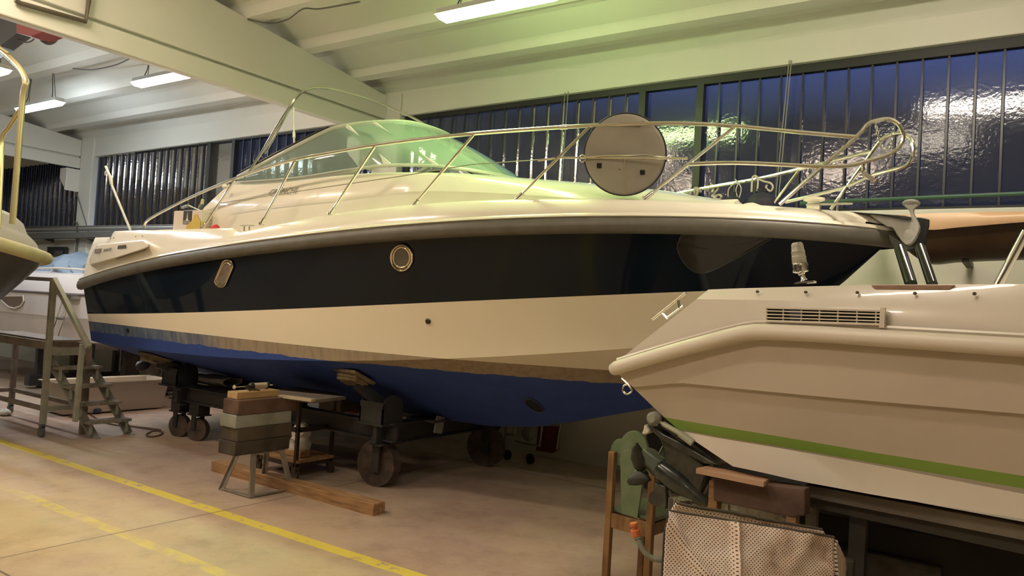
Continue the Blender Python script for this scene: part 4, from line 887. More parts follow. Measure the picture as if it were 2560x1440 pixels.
# bulging rub rail with a moulded lip
rr = rowN(row([(1537, 921), (1600, 902), (1700, 873), (1800, 846), (1850, 834), (1888, 829), (1940, 830), (2060, 836), (2300, 852), (2560, 869)], -.002), 60)
rf = [mir2(p) for p in rr]; stern = [rr[0]+(rf[0]-rr[0])*t-D2*(.05*math.sin(math.pi*t)) for t in np.linspace(0, 1, 12)]
b = MB(); b.tube(rf[::-1]+stern[::-1][1:-1]+rr, .036, 14); b.build('rub_rail', mat('cream_rail', (.76, .70, .62), .35), sb, ang=80)
lip = [p+np.array([0, 0, .045])+N2*.02 for p in rr]; b = MB(); b.tube(lip, .010, 6); b.build('moulded_lip', gel2, sb)
# covering board / inner deck
b = MB(); b.grid([RR[0], [p+N2*.16-np.array([0, 0, .005]) for p in RR[0]], [p+N2*.20-np.array([0, 0, .12]) for p in RR[0]], [mir2(p+N2*.20-np.array([0, 0, .12])) for p in RR[0]], [mir2(p+N2*.16-np.array([0, 0, .005])) for p in RR[0]], [mir2(p) for p in RR[0]]]); b.build('side_deck', gel2, sb, ang=30)
b = MB(); b.prism([sp2(p, .085) for p in [(2178, 713), (2386, 713), (2372, 724), (2188, 723)]], N2*.06); b.build('teak_step', mat('teak', (.24, .14, .10), .6, col2=(.32, .20, .15), noise_scale=20, stretch=(1, 6, 6)), sb, smooth=False)
for p in ((1893, 729), (2014, 730), (2143, 731), (2287, 733), (2436, 734)):
    c_ = sp2(p, .055); b = MB(); b.lathe(c_+N2*.01, -N2, [(0, .006), (.010, .0075), (.013, .006), (.014, .001)], 12); b.build('snap_stud', mat('stud', (.12, .10, .08), .4, metal=.6), sb)
# vent grille
gv = MB(); gm2 = mat('grille_cream', (.66, .61, .53), .4)
zg = lambda x, y: sp2((1500+x/2.4, 560+y/2.4), .012)
b = MB(); b.prism([zg(1008, 500), zg(1700, 520), zg(1700, 600), zg(1005, 580)], N2*.02); b.build('grille_shade', mat('recess_shade', (.045, .04, .04), .7), sb, smooth=False)  # flat dark plate stands in for the shade behind the slats
b = MB()
for k in range(5):
    y0 = 500+k*20; y1 = 520+k*20.5; b.bar(zg(1002, y0+2)-N2*.008, zg(1715, y1+2)-N2*.008, .022, .010 if k in (0, 4) else .0055)
for x in (1005, 1105, 1212, 1322, 1432, 1546, 1660): b.bar(zg(x, 500+(x-1005)*.028)-N2*.004, zg(x-2, 582+(x-1005)*.028)-N2*.004, .006, .02)
b.box(zg(1698, 562)-N2*.005, (.02, .03, .085)); b.build('grille', gm2, sb, smooth=False, bevel=.0015)
b = MB(); b.prism([zg(1147, 516), zg(1211, 518), zg(1210, 576), zg(1150, 574)], -N2*.018); b.build('grille_gap', mat('gap_blue', (.03, .035, .05), .6), sb, smooth=False)
# drain ring
c_ = sp2((1871, 1002), .12); nn_ = (-N2+np.array([0, 0, -.22])); b = MB(); b.lathe(c_+N2*.012, nn_, [(0, .034), (.018, .034), (.024, .028), (.024, .017), (.010, .015)], 28); o_ = b.build('drain_ring', mat('ring_cream', (.72, .68, .60), .35), sb)
b = MB(); b.lathe(c_-N2*.012, nn_, [(0, .013), (.003, .013)], 16); b.build('drain_hole', blackrub, o_)
# pull up cleat on the transom deck and eye below
def z2(x, y, off): return sp2((1500+x/2.4, 560+y/2.4), off)
b = MB(); b.tube([z2(315, 572, .35), z2(515, 412, .35)], .009, 10)
b.tube([z2(370, 532, .35), z2(405, 570, .35)], .007, 8); b.tube([z2(468, 455, .35), z2(478, 505, .35)], .007, 8); b.tube([z2(395, 568, .35), z2(500, 490, .35)], .006, 8); b.build('cleat', steel, sb)
b = MB(); b.tube(smooth_path([z2(130, 925, .3), z2(190, 990, .3), z2(178, 1015, .3), z2(155, 1018, .3), z2(138, 1000, .3), z2(142, 972, .3), z2(165, 962, .3)], 4), .006, 8); b.build('stern_eye', steel, sb)
# stern light
nl_ = at(2006, 700, 3.75); Yn = 3.75
b = MB(); b.prism([at(x, y, Yn) for x, y in ((1983, 709), (2034, 706), (2034, 701), (2000, 703), (1990, 706))], (0, .06, 0)); b.lathe(at(2010, 702, Yn), tuple(at(2000, 672, Yn)-at(2010, 702, Yn)), [(0, .018), (.01, .014), (.03, .012), (.035, .017), (.05, .017), (.055, .012), (.075, .012), (.08, .02)], 16); stl = b.build('stern_light', chrome, sb)
ax = at(1993, 618, Yn)-at(2001, 680, Yn); ax = ax/np.linalg.norm(ax); q = at(2001, 676, Yn)
b = MB(); b.lathe(q-ax*.012, ax, [(0, .02), (.005, .036), (.035, .038), (.045, .036)], 24); b.build('light_collar', chrome, stl)
ln = MB(); ln.lathe(q+ax*.03, ax, [(0, .034), (.03, .0325), (.033, .034), (.037, .032), (.055, .031), (.058, .0325), (.062, .030), (.085, .028), (.095, .027), (.103, .022), (.106, .004)], 24); ln.build('light_lens', mat('ribbed_lens', (.62, .60, .50), .2, trans=.6), stl)
# folded frame tubes
blk = mat('black_gloss_tube', (.02, .02, .018), .12, metal=.4)
b = MB(); b.tube([at(2278, 712, 4.1), at(2250, 622, 4.35)], .028, 12); b.build('frame_tube', blk, sb)
b = MB(); b.tube([at(2331, 712, 4.1), at(2300, 618, 4.35)], .024, 12); b.build('frame_tube', blk, sb)
b = MB(); b.tube([at(2495, 712, 4.1), at(2566, 578, 4.1)], .019, 12); b.build('frame_tube', chrome, sb)
# outdrive leg, tilted up
od = thing('outdrive', 'black stern drive with a three blade propeller hanging under the small boat', 'outdrive', at(1700, 1180, 3.7))
od['label'] = 'black stern drive with a dark propeller tilted up below the small cream boat'
odm = mat('weathered_black_paint', (.022, .025, .024), .22, col2=(.055, .065, .057), noise_scale=14, coat=.2)
zo = lambda x, y: (1480+x/3.13, 980+y/3.13)
Yo = 3.80
def odp(pts, Y, th, nm, m_, bev=.01, par=od):
    b = MB(); P = [at(*zo(*p), Y) for p in pts]; n_ = len(P); c_ = sum(P)/n_
    inn = [c_+(p-c_)*.93+np.array([0, -.02, 0]) for p in P]; inn2 = [c_+(p-c_)*.93+np.array([0, th+.02, 0]) for p in P]; back = [p+np.array([0, th, 0]) for p in P]
    b.add(inn+P+back+inn2, [tuple(range(n_)), tuple(range(3*n_, 4*n_))[::-1]]+[(k*n_+i, k*n_+(i+1) % n_, (k+1)*n_+(i+1) % n_, (k+1)*n_+i) for k in range(3) for i in range(n_)])
    return b.build(nm, m_, par, bevel=bev, ang=40)
odp([(520, 330), (560, 300), (620, 340), (900, 560), (930, 640), (880, 760), (830, 860), (740, 870), (700, 800), (600, 740), (560, 640), (570, 540), (560, 420)], Yo+.02, .07, 'drive_housing', odm)
odp([(430, 250), (500, 270), (560, 320), (700, 390), (950, 540), (1010, 575), (900, 565), (760, 490), (600, 400), (520, 350)], Yo-.05, .10, 'cavitation_arm', odm, .006)
odp([(520, 170), (560, 185), (640, 260), (1000, 560), (960, 570), (700, 390), (560, 290), (490, 230)], Yo-.02, .16, 'transom_bracket', odm, .006)
odp([(500, 700), (590, 730), (600, 840), (590, 930), (540, 900), (470, 880), (445, 850), (460, 790), (490, 760)], Yo, .025, 'skeg', odm, .004)
ax = at(*zo(700, 730), Yo)-at(*zo(420, 510), Yo); b = MB(); axn = ax/np.linalg.norm(ax); L_ = np.linalg.norm(ax); q = at(*zo(400, 490), Yo+.02)
b.lathe(q, axn, [(0, .012), (.02, .038), (.08, .052), (.16, .06), (.24, .062), (.34, .045), (.42, .02)], 24); b.build('gear_case', odm, od)
hub = at(*zo(455, 600), Yo+.02); u, w = frame_of(V(axn))
b = MB(); pm = mat('propeller_dark_paint', (.022, .024, .021), .4, col2=(.06, .065, .052), noise_scale=16)
def blade(pts, Y, lean, m_=pm):
    P = [at(*zo(*p), Y+l) for p, l in pts]; n_ = len(P); c_ = sum(P)/n_; rows = []
    for k in range(5): s = k/4; rows.append([c_+(p-c_)*s+np.array([0, lean*(1-s*s), 0]) for p in P])
    b = MB(); b.grid(rows, closed=True); b.build('blade', m_, od, thick=.008, ang=60)
blade([((445, 560), 0), ((380, 640), .0), ((330, 590), -.03), ((305, 520), -.05), ((312, 450), -.06), ((335, 400), -.06), ((355, 395), -.05), ((385, 440), -.03), ((415, 500), -.01)], Yo+.0, -.012)
blade([((370, 600), 0), ((440, 650), 0), ((465, 690), .0), ((420, 715), -.01), ((350, 730), -.03), ((290, 725), -.04), ((273, 700), -.05), ((290, 660), -.04), ((330, 620), -.02)], Yo+.0, -.012)
blade([((480, 520), 0), ((530, 470), .02), ((558, 415), .05), ((545, 470), .05), ((525, 545), .03), ((500, 560), .0)], Yo+.05, .0, mat('worn_grey_green', (.17, .22, .18), .45))
blade([((545, 540), .05), ((540, 500), .09), ((560, 460), .12), ((585, 470), .13), ((590, 520), .12), ((570, 555), .08)], Yo+.05, .0)
odp([(385, 450), (420, 440), (560, 545), (540, 560), (500, 640), (430, 560)], Yo-.015, .05, 'hub_cowl', mat('worn_grey_green2', (.09, .12, .105), .35), .01)
b = MB(); b.tube([at(*zo(500, 215), Yo-.08), at(*zo(560, 250), Yo-.08)], .008, 8); b.tube([at(*zo(555, 248), Yo-.08), at(*zo(690, 325), Yo-.08)], .014, 10); b.tube([at(*zo(690, 325), Yo-.08), at(*zo(790, 400), Yo-.08)], .02, 10); b.build('trim_ram', mat('ram_grey', (.40, .42, .34), .35, metal=.3), od)
b = MB(); b.lathe(at(*zo(462, 210), Yo-.13), (0, 1, 0), [(0, .02), (.02, .034), (.06, .034), (.07, .02)], 20); b.build('pivot_boss', mat('boss_grey', (.30, .32, .28), .4), od)
odp([(420, 250), (440, 275), (465, 300), (455, 320), (420, 335), (398, 325), (412, 290)], Yo-.06, .04, 'anode', mat('anode_white', (.72, .66, .58), .6), .006)
# steel frame below the small boat
sf = thing('boat_trailer', 'dark steel trailer frame under the small cream boat', 'trailer', (0.3, 4.3, 0))
A = sp2((2022, 1216), .30); B_ = sp2((2560, 1318), .30); B_ = A+(B_-A)*3.2
b = MB(); b.bar(A-np.array([0, 0, .015]), B_-np.array([0, 0, .015]), .08, .055); b.build('upper_beam', mat('trailer_grey', (.13, .115, .10), .6, col2=(.20, .18, .155), noise_scale=3), sf, smooth=False)
A = sp2((2020, 1236), .34); B_ = sp2((2560, 1350), .34); B_ = A+(B_-A)*3.2
b = MB(); b.bar(A-np.array([0, 0, .02]), B_-np.array([0, 0, .02]), .08, .055); b.build('lower_beam', mat('trailer_dark', (.045, .04, .033), .7), sf, smooth=False)
for s_ in (.15, 1.6, 3.0):
    for o_ in (.4, 1.3): p = P2+D2*(1.0+s_)+N2*o_; b = MB(); b.box((p[0], p[1], .42), (.07, .07, .82)); b.build('leg', darksteel, sf, smooth=False)
b = MB(); p = sp2((2030, 1300), .4); b.box(p, (.05, .05, .4)); b.build('upright', mat('trailer_grey', (.13, .115, .10)), sf, smooth=False)
b = MB(); A = sp2((2170, 1283), .5); B_ = sp2((2308, 1306), .5); b.bar(A, B_, .01, .035); b.build('light_strip', mat('strip_grey', (.20, .19, .17), .6), sf, smooth=False)
# wooden trestle carrying the stern
wt = thing('wooden_trestle', 'brown wooden trestle propping the stern of the small cream boat', 'trestle', sp2((1890, 1270), .2)*np.array([1, 1, 0]))
A = sp2((1785, 1225), .12); B_ = sp2((2005, 1265), .12)
b = MB(); b.prism([sp2(p, .12) for p in [(1783, 1192), (1925, 1212), (2012, 1222), (2012, 1290), (1980, 1294), (1783, 1252)]], N2*.07); b.build('top_board', brownwood, wt, smooth=False, bevel=.006)
for p in ((1790, 1200), (1985, 1240)):
    for o_ in (.16, .5):
        a_ = sp2(p, o_); b = MB(); b.bar(a_, (a_[0], a_[1], 0.0), .045, .07, (0, 1, 0)); b.build('leg', wood, wt, smooth=False, bevel=.004)
b = MB(); b.bar(sp2((1790, 1205), .5), sp2((2000, 1240), .5), .05, .10); b.build('top_board', brownwood, wt, smooth=False)
tag(MB().prism([sp2((1740, 1170), .02), sp2((1772, 1163), .22), sp2((1925, 1196), .26), sp2((1910, 1204), .02)], (0, 0, -.026)).build('plywood_board', ply, smooth=False, bevel=.002), 'pale plywood offcut between the trestle and the small boat', 'board')
# white metal stand behind
ws_ = thing('white_stand', 'chipped white metal stand below the wooden trestle', 'stand', sp2((1890, 1300), .45)*np.array([1, 1, 0]))
b = MB(); b.bar(sp2((1808, 1262), .45), sp2((1978, 1300), .45), .02, .03); b.build('top_bar', mat('chipped_white', (.50, .48, .42), .6, col2=(.3, .29, .26), noise_scale=30), ws_, smooth=False)
for x, y in ((1818, 1258), (1965, 1292)):
    a_ = sp2((x, y), .45); b = MB(); b.bar(a_, (a_[0], a_[1], 0), .06, .03, (1, 0, 0)); b.build('leg', mat('chipped_white'), ws_, smooth=False)

# ================================================================== CHAIR BEHIND THE OUTDRIVE
zc3 = lambda x, y: (1480+x/3.13, 980+y/3.13)
ch = thing('wooden_chair', 'old brown wooden chair with a green painted back splat and seat', 'chair', (-1.85, 4.35, 0))
cw = mat('chair_brown_wood', (.17, .085, .035), .55, col2=(.30, .17, .07), noise_scale=7, stretch=(4, 4, 1)); cg_ = mat('chair_green_paint', (.12, .18, .10), .45, col2=(.17, .22, .13), noise_scale=12)
ex_ = dep(*zc3(475, 700), 4.42)-dep(*zc3(150, 700), 4.60); ex_[2] = 0; wch = np.linalg.norm(ex_); ex_ /= wch; ey_ = np.array([-ex_[1], ex_[0], 0])
bl0 = dep(*zc3(150, 700), 4.60); cxp = lambda x, z, o_=0.: np.array([bl0[0], bl0[1], 0])+ex_*x+ey_*o_+np.array([0, 0, z])
zt3 = dep(*zc3(150, 465), 4.60)[2]; zseat = dep(*zc3(300, 960), 4.5)[2]
for x in (0, wch):
    b = MB(); b.bar(cxp(x, 0), cxp(x, zt3-(0 if x == 0 else .02)), .045, .04, (1, 0, 0)); b.build('rear_leg', cw, ch, smooth=False, bevel=.004)
    b = MB(); b.bar(cxp(x*.98+.03, 0, .36), cxp(x*.98+.03, zseat-.03, .36), .04, .04, (1, 0, 0)); b.build('front_leg', cw, ch, smooth=False, bevel=.004)
b = MB(); b.bar(cxp(0, zseat-.06), cxp(wch, zseat-.06), .025, .085); b.bar(cxp(0, zseat-.06, .36), cxp(wch, zseat-.06, .36), .025, .07); b.bar(cxp(0, zseat-.06), cxp(0, zseat-.06, .36), .025, .07); b.bar(cxp(wch, zseat-.06), cxp(wch, zseat-.06, .36), .025, .07); b.build('apron', cw, ch, smooth=False, bevel=.003)
b = MB(); b.prism([cxp(-.01, zseat-.015, .02), cxp(wch+.01, zseat-.015, .02), cxp(wch+.03, zseat-.015, .40), cxp(-.03, zseat-.015, .40)], (0, 0, .022)); b.build('seat', cg_, ch, smooth=False, bevel=.005)
def disc3(cx_, cz_, r, o_, th=.016, sz=1.): return [cxp(cx_+r*math.cos(a), cz_+r*sz*math.sin(a), o_) for a in [2*math.pi*k/28 for k in range(28)]]
zz3 = lambda y: dep(*zc3(300, y), 4.5)[2]; m3 = wch/2
b = MB(); b.prism(disc3(.035, zz3(500), .065, .022, sz=1.25), ey_*.016); b.prism(disc3(wch-.035, zz3(520), .065, .022, sz=1.1), ey_*.016); b.prism(disc3(m3-.01, zz3(460), .098, .020, sz=1.15), ey_*.02); b.prism([cxp(.03, zz3(440), .024), cxp(wch-.03, zz3(460), .024), cxp(wch-.03, zz3(600), .024), cxp(.03, zz3(560), .024)], ey_*.014); b.build('crest', cg_, ch, smooth=False, bevel=.003)
b = MB(); b.prism([cxp(m3-.085+.0, zz3(560), -.004)]+[cxp(m3-.0-.085*math.cos(a), zz3(530)+.06*math.sin(a), -.004) for a in [math.pi*k/12 for k in range(0, 13)]]+[cxp(m3+.085, zz3(560), -.004), cxp(m3+.055, zseat-.01, -.004), cxp(m3-.055, zseat-.01, -.004)], ey_*.016); b.build('splat', cg_, ch, smooth=False, bevel=.003)

# ================================================================== FOLDED PERFORATED CUSHION COVER, FRONT
pm_ = bpy.data.materials.new('perforated_vinyl'); pm_.use_nodes = True; nt = pm_.node_tree; L = nt.links; pb = nt.nodes['Principled BSDF']; pb.inputs['Roughness'].default_value = .6
uvn = N(nt, 'ShaderNodeAttribute', attribute_name='ucoord'); vvn = N(nt, 'ShaderNodeAttribute', attribute_name='vcoord')
P_ = .0115; dg = .7071
def cell(a, o_=0.): return mth('SUBTRACT', mth('FRACT', mth('ADD', mth('MULTIPLY', a, 1/P_), o_)), .5)
a1 = mth('MULTIPLY', mth('ADD', uvn.outputs['Fac'], vvn.outputs['Fac']), dg); a2 = mth('MULTIPLY', mth('SUBTRACT', uvn.outputs['Fac'], vvn.outputs['Fac']), dg)
f1 = cell(a1); f2 = cell(a2); dd = mth('SQRT', mth('ADD', mth('MULTIPLY', f1, f1), mth('MULTIPLY', f2, f2)))
geo = N(nt, 'ShaderNodeNewGeometry'); dirt = ramp(nz(7, 6, rough=.6), [(.40, (.96, .84, .76)), (.56, (.82, .66, .57)), (.72, (.42, .28, .21))])
L.new(mixc(mth('LESS_THAN', dd, .23), dirt, (.05, .035, .03)), pb.inputs['Base Color'])
cc = thing('folded_cushion_cover', 'folded perforated white vinyl cover with brown stains and dark piping in the front', 'cover', (-.9, 3.1, 0))
def sheet(c00, c10, c11, c01, nx, ny, wob, nm, seed, th=.02):
    b = MB(); U = []; Vv = []; c = [np.array(q) for q in (c00, c10, c11, c01)]; rows = []
    lu = np.linalg.norm(c[1]-c[0]); lv = np.linalg.norm(c[3]-c[0]); nrm = np.cross(c[1]-c[0], c[3]-c[0]); nrm /= np.linalg.norm(nrm)
    for j in range(ny+1):
        v = j/ny; r_ = []
        for i in range(nx+1):
            u = i/nx; p = (c[0]*(1-u)+c[1]*u)*(1-v)+(c[3]*(1-u)+c[2]*u)*v
            w = wob(u, v)+.010*noise.noise(Vector((u*4+seed, v*4, 0)))+.007*abs(noise.noise(Vector((u*9, v*7+seed, 2))))
            r_.append(p+nrm*w); U.append(u*lu); Vv.append(v*lv)
        rows.append(r_)
    b.grid(rows); b.attr['ucoord'] = U; b.attr['vcoord'] = Vv; o_ = b.build(nm, pm_, cc, ang=80, thick=th); return o_, rows
fold = lambda u, v: -.03*math.exp(-((u-.40)/.018)**2)*(1 if v < .75 else .5)+.016*math.sin(u*7+v*3)-.02*math.exp(-(((u-.2)-(v-.5)*.45)/.035)**2)-.012*math.exp(-(((u-.75)+(v-.35)*.3)/.06)**2)
q = lambda x, y, d: dep(x, y, d)
fr_, rows = sheet(q(1664, 1276, 3.0), q(2090, 1344, 3.12), q(2086, 1560, 3.0), q(1660, 1560, 2.88), 70, 44, fold, 'front_panel', 1.3, .012)
b = MB(); b.tube(rows[0], .007, 8); b.build('top_piping', mat('brown_piping', (.09, .075, .06), .6), cc)
b = MB(); b.tube([r_[0] for r_ in rows], .006, 8); b.build('side_piping', mat('dark_piping', (.03, .03, .035), .6), cc)
bk, rows2 = sheet(q(1690, 1258, 3.10), q(2055, 1325, 3.22), q(2085, 1365, 3.25), q(1675, 1285, 3.12), 50, 6, lambda u, v: 0., 'back_panel', 4.1, .012)
b = MB(); b.tube(rows2[0], .007, 8); b.build('top_piping', mat('brown_piping'), cc)
rs_, rows3 = sheet(q(2091, 1350, 3.13), q(2112, 1400, 3.3), q(2112, 1560, 3.2), q(2088, 1560, 3.05), 6, 30, lambda u, v: .0, 'side_panel', 6.1, .012)
# block behind it holding it up
st_ = thing('work_stool', 'dark work stool holding the folded cover', 'stool', (-.95, 3.25, 0))
cz_ = q(1880, 1320, 3.3); b = MB(); b.prism([np.array([p[0], p[1], .60]) for p in (q(1700, 1440, 3.12), q(2070, 1440, 3.24), q(2070, 1440, 3.52), q(1700, 1440, 3.4))], (0, 0, .03)); b.build('top', darkwood, st_, smooth=False)
for p in (q(1700, 1440, 3.14), q(2065, 1440, 3.26), q(2065, 1440, 3.5), q(1702, 1440, 3.38)): b = MB(); b.box((p[0], p[1], .30), (.04, .04, .60)); b.build('leg', darkwood, st_, smooth=False)
# wooden post with grooves
pb_ = dep(1702, 1238, 3.30); pc_ = np.array([pb_[0], pb_[1], 0]); b = MB(); b.box((pb_[0], pb_[1], pb_[2]/2-.01), (.075, .075, pb_[2]-.01), -.5); gp = b.build('grooved_post', mat('grooved_grey_wood', (.05, .04, .03), .7, col2=(.20, .17, .13), noise_scale=50, stretch=(1.5, 1.5, .05), lo=.45, hi=.6), smooth=False, bevel=.004); tag(gp, 'grooved grey wooden post standing behind the folded cover', 'post')
# hose with orange tap end
hs = thing('hose', 'grey green hose with an orange end cap beside the chair', 'hose', dep(1600, 1440, 3.4))
b = MB(); hp = smooth_path([dep(*zc3(350, 1110), 3.4), dep(*zc3(372, 1180), 3.38), dep(*zc3(410, 1250), 3.36), dep(*zc3(470, 1300), 3.34), dep(*zc3(560, 1318), 3.32), dep(*zc3(640, 1330), 3.34), dep(*zc3(700, 1500), 3.4)], 6); b.tube(hp, .013, 12); b.tube(hp[3:5], .017, 12); b.build('hose_body', mat('hose_grey_green', (.15, .16, .12), .5, col2=(.2, .21, .16), noise_scale=20), hs)
b = MB(); A = dep(*zc3(345, 1130), 3.4); B_ = dep(*zc3(332, 1060), 3.4); d = (B_-A)/np.linalg.norm(B_-A); b.lathe(A, d, [(0, .018), (.004, .022), (.03, .021), (.034, .014), (.046, .014), (.05, .019), (.062, .018), (.064, .008)], 10); b.build('end_cap', mat('orange_plastic', (.62, .17, .06), .45), hs)
tag(MB().box((.85, 4.42, .36), (3.7, .56, .70)).build('shade_block', mat('shade_black', (.012, .011, .010), .8, col2=(.02, .018, .015), noise_scale=4), smooth=False, bevel=.01), 'long black block added to stand for the shadow under the small cream boat', 'shade block')  # added black block, stands in for deep shade below the hull
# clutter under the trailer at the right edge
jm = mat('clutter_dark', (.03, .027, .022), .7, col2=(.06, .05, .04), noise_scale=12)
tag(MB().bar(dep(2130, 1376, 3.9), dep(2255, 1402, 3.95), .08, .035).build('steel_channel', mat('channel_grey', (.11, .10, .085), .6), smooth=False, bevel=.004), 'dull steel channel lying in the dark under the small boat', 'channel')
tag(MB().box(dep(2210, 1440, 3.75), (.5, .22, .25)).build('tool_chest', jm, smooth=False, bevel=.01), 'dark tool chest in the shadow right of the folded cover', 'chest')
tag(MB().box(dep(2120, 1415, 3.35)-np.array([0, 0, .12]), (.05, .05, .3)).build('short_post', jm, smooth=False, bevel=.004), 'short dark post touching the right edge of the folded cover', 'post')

# ================================================================== THINGS ON THE BIG BOAT
rc = thing('round_cover', 'round grey canvas cover with black piping strapped to the bow rail', 'cover', rp(1563, 400))
cc_ = rp(1562, 386); RC = np.linalg.norm(rp(1562, 386)-EYE)*101/FPX*1.0
nv = EYE-cc_; nv /= np.linalg.norm(nv); nv = nv*np.array([1, 1, .9]); nv /= np.linalg.norm(nv)
cloth_g = mat('grey_canvas', (.28, .255, .21), .85, col2=(.32, .29, .24), noise_scale=4, bump=.35, bump_scale=9)
cb = cc_-nv*.075
b = MB(); b.lathe(cb, nv, [(-.10, RC*.86), (-.09, RC*.93), (-.03, RC*1.0), (.0, RC*1.0), (.012, RC*.985), (.022, RC*.9), (.030, RC*.5), (.032, .001)], 56)
rb_ = b.build('cover_body', cloth_g, rc, ang=60)
u_, w_ = frame_of(V(nv)); ringp = lambda R_, o_, n_=56: [V(cb)+V(nv)*o_+(u_*math.cos(2*math.pi*k/n_)+w_*math.sin(2*math.pi*k/n_))*R_ for k in range(n_)]
b = MB(); b.tube(ringp(RC*.99, .010), .006, 6, closed=True); b.build('piping', mat('navy_piping', (.015, .02, .035), .5), rc)
b = MB(); b.tube(ringp(RC*.965, -.08), .006, 6, closed=True); b.build('piping', mat('navy_piping'), rc)
pn = lambda x, y, o_: pln((x, y), cb+nv*o_, nv)
b = MB(); b.tube([pn(1458, 394, .045), pn(1520, 389, .052), pn(1620, 388, .052), pn(1674, 394, .04)], .006, 6); b.tube([pn(1562, 389, .05), pn(1561, 485, .02)], .004, 6)
for x in (1456, 1676): b.tube([pn(x+8*math.cos(a), 396+9*math.sin(a), .03) for a in [k*math.pi/5 for k in range(10)]], .0045, 6, closed=True)
b.build('wire_holder', steel, rc)
for x, y in ((1498, 414), (1606, 431)):
    b = MB(); b.prism([pn(x-6, y-6, .027), pn(x+6, y-6, .027), pn(x+6, y+6, .027), pn(x-6, y+6, .027)], nv*.006); b.build('velcro_patch', mat('velcro_black', (.01, .01, .012), .9), rc, smooth=False)
b = MB(); b.lathe(pn(1550, 425, .026), nv, [(0, .011), (.006, .010), (.007, .005)], 14); b.build('eyelet', steel, rc)
# oil box, tools and red ball on the side deck
ob = thing('cardboard_box', 'white cardboard box with a black print and yellow oil stain on the aft side deck', 'box', rp(480, 572))
obm = mat('box_card', (.66, .60, .52), .7)
q0 = hitplan((432, 571), lambda x: bs(x)-.16, YC); q1 = hitplan((498, 573), lambda x: bs(x)-.16, YC); zq = zdk(-6.5)-.0
x0, x1, y0 = q0[0], q1[0], q0[1]; hB = .20
y1 = y0+.40
b = MB(); b.prism([(x0, y0, zq-.0), (x1, y0, zq-.0), (x1, y1, zq), (x0, y1, zq)], (0, 0, hB)); bx_ = b.build('carton', obm, ob, smooth=False, bevel=.004)
bf = lambda u, v, o_=.004: np.array([x0+(x1-x0)*u, y0-o_, zq+hB*v])
bs_ = lambda u, v, o_=.004: np.array([x1+o_, y0+(y1-y0)*u, zq+hB*v])
b = MB(); b.add([bf(.36, .30), bf(.66, .28), bf(.66, .98), bf(.36, .98)], [(0, 1, 2, 3)]); b.build('black_print', mat('print_black', (.05, .05, .045), .7), ob, smooth=False)
b = MB(); b.add([bf(.49, .60, .006), bf(.51, .97, .006), bf(.53, .60, .006), bf(.56, .48, .006), bf(.51, .43, .006), bf(.46, .48, .006)], [tuple(range(6))]); b.build('drop_print', obm, ob, smooth=False)
b = MB()
for k in range(3): b.add([bf(.38, .33+.06*k, .006), bf(.62, .32+.06*k, .006), bf(.62, .345+.06*k, .006), bf(.38, .355+.06*k, .006)], [(0, 1, 2, 3)])
b.build('print_lines', obm, ob, smooth=False)
sm_ = mat('oil_stain', (.62, .46, .10), .5, col2=(.55, .40, .08), noise_scale=14)
b = MB(); b.add([bf(.50, .02, .007), bf(.985, .02, .007), bf(.985, .42, .007), bf(.90, .60, .007), bf(.85, .80, .007), bf(.76, .78, .007), bf(.70, .50, .007), bf(.60, .35, .007), bf(.50, .20, .007)], [tuple(range(9))]); b.add([bs_(0.0, .02, .006), bs_(.12, .02, .006), bs_(.16, .25, .006), bs_(.08, .42, .006), bs_(0., .42, .006)], [tuple(range(5))]); b.build('oil_stain', sm_, ob, smooth=False)
ink = mat('faint_ink', (.22, .22, .2), .7)
for k, tx in enumerate(('LV  5W30', 'LX  5W40', '1B', 'LZ  1', 'B2')): text_mesh(tx, 'printed_line', ink, ob, bs_(.2, .80-.16*k, .006), (0, 1, 0), (0, 0, 1), .028, .0005)
tg = thing('grease_gun', 'grey grease gun with a hose lying on the white cardboard box', 'grease gun', (x0+.1, y0+.1, zq+hB))
gt_ = mat('gun_grey', (.20, .22, .19), .4, metal=.4)
pt = lambda x, y, o_=.12: at(x, y, y0+o_)
b = MB(); b.tube([pt(456, 519), pt(471, 514)], .016, 10); b.tube([pt(471, 514), pt(500, 527)], .008, 8); b.build('gun_tube', gt_, tg)
b = MB(); b.tube(smooth_path([pt(461, 520), pt(464, 525), pt(472, 527), pt(484, 525), pt(496, 527)], 4), .007, 8); b.build('gun_hose', blackrub, tg)
bt = thing('small_bottle', 'yellow tipped dark bottle standing on the back of the white cardboard box', 'bottle', pt(500, 527, .2))
b = MB(); b.lathe(pt(502, 528, .2), pt(507, 500, .2)-pt(502, 528, .2), [(0, .035), (.05, .033), (.07, .02), (.075, .018)], 14); b.build('bottle_body', mat('bottle_dark', (.06, .08, .06), .4), bt)
b = MB(); b.lathe(pt(504, 516, .2), pt(507, 500, .2)-pt(502, 528, .2), [(0, .02), (.075, .016), (.08, .004)], 14); b.build('bottle_tip', mat('tip_yellow', (.50, .47, .24), .5), bt)
P = hitplan((538, 572), lambda x: bs(x)-.2, YC); P[2] = zdk(P[0])+.01
tag(MB().ball(P, .045).build('red_ball', mat('red_plastic', (.55, .03, .04), .5)), 'small red ball half hidden behind the coaming beside the white box', 'ball')
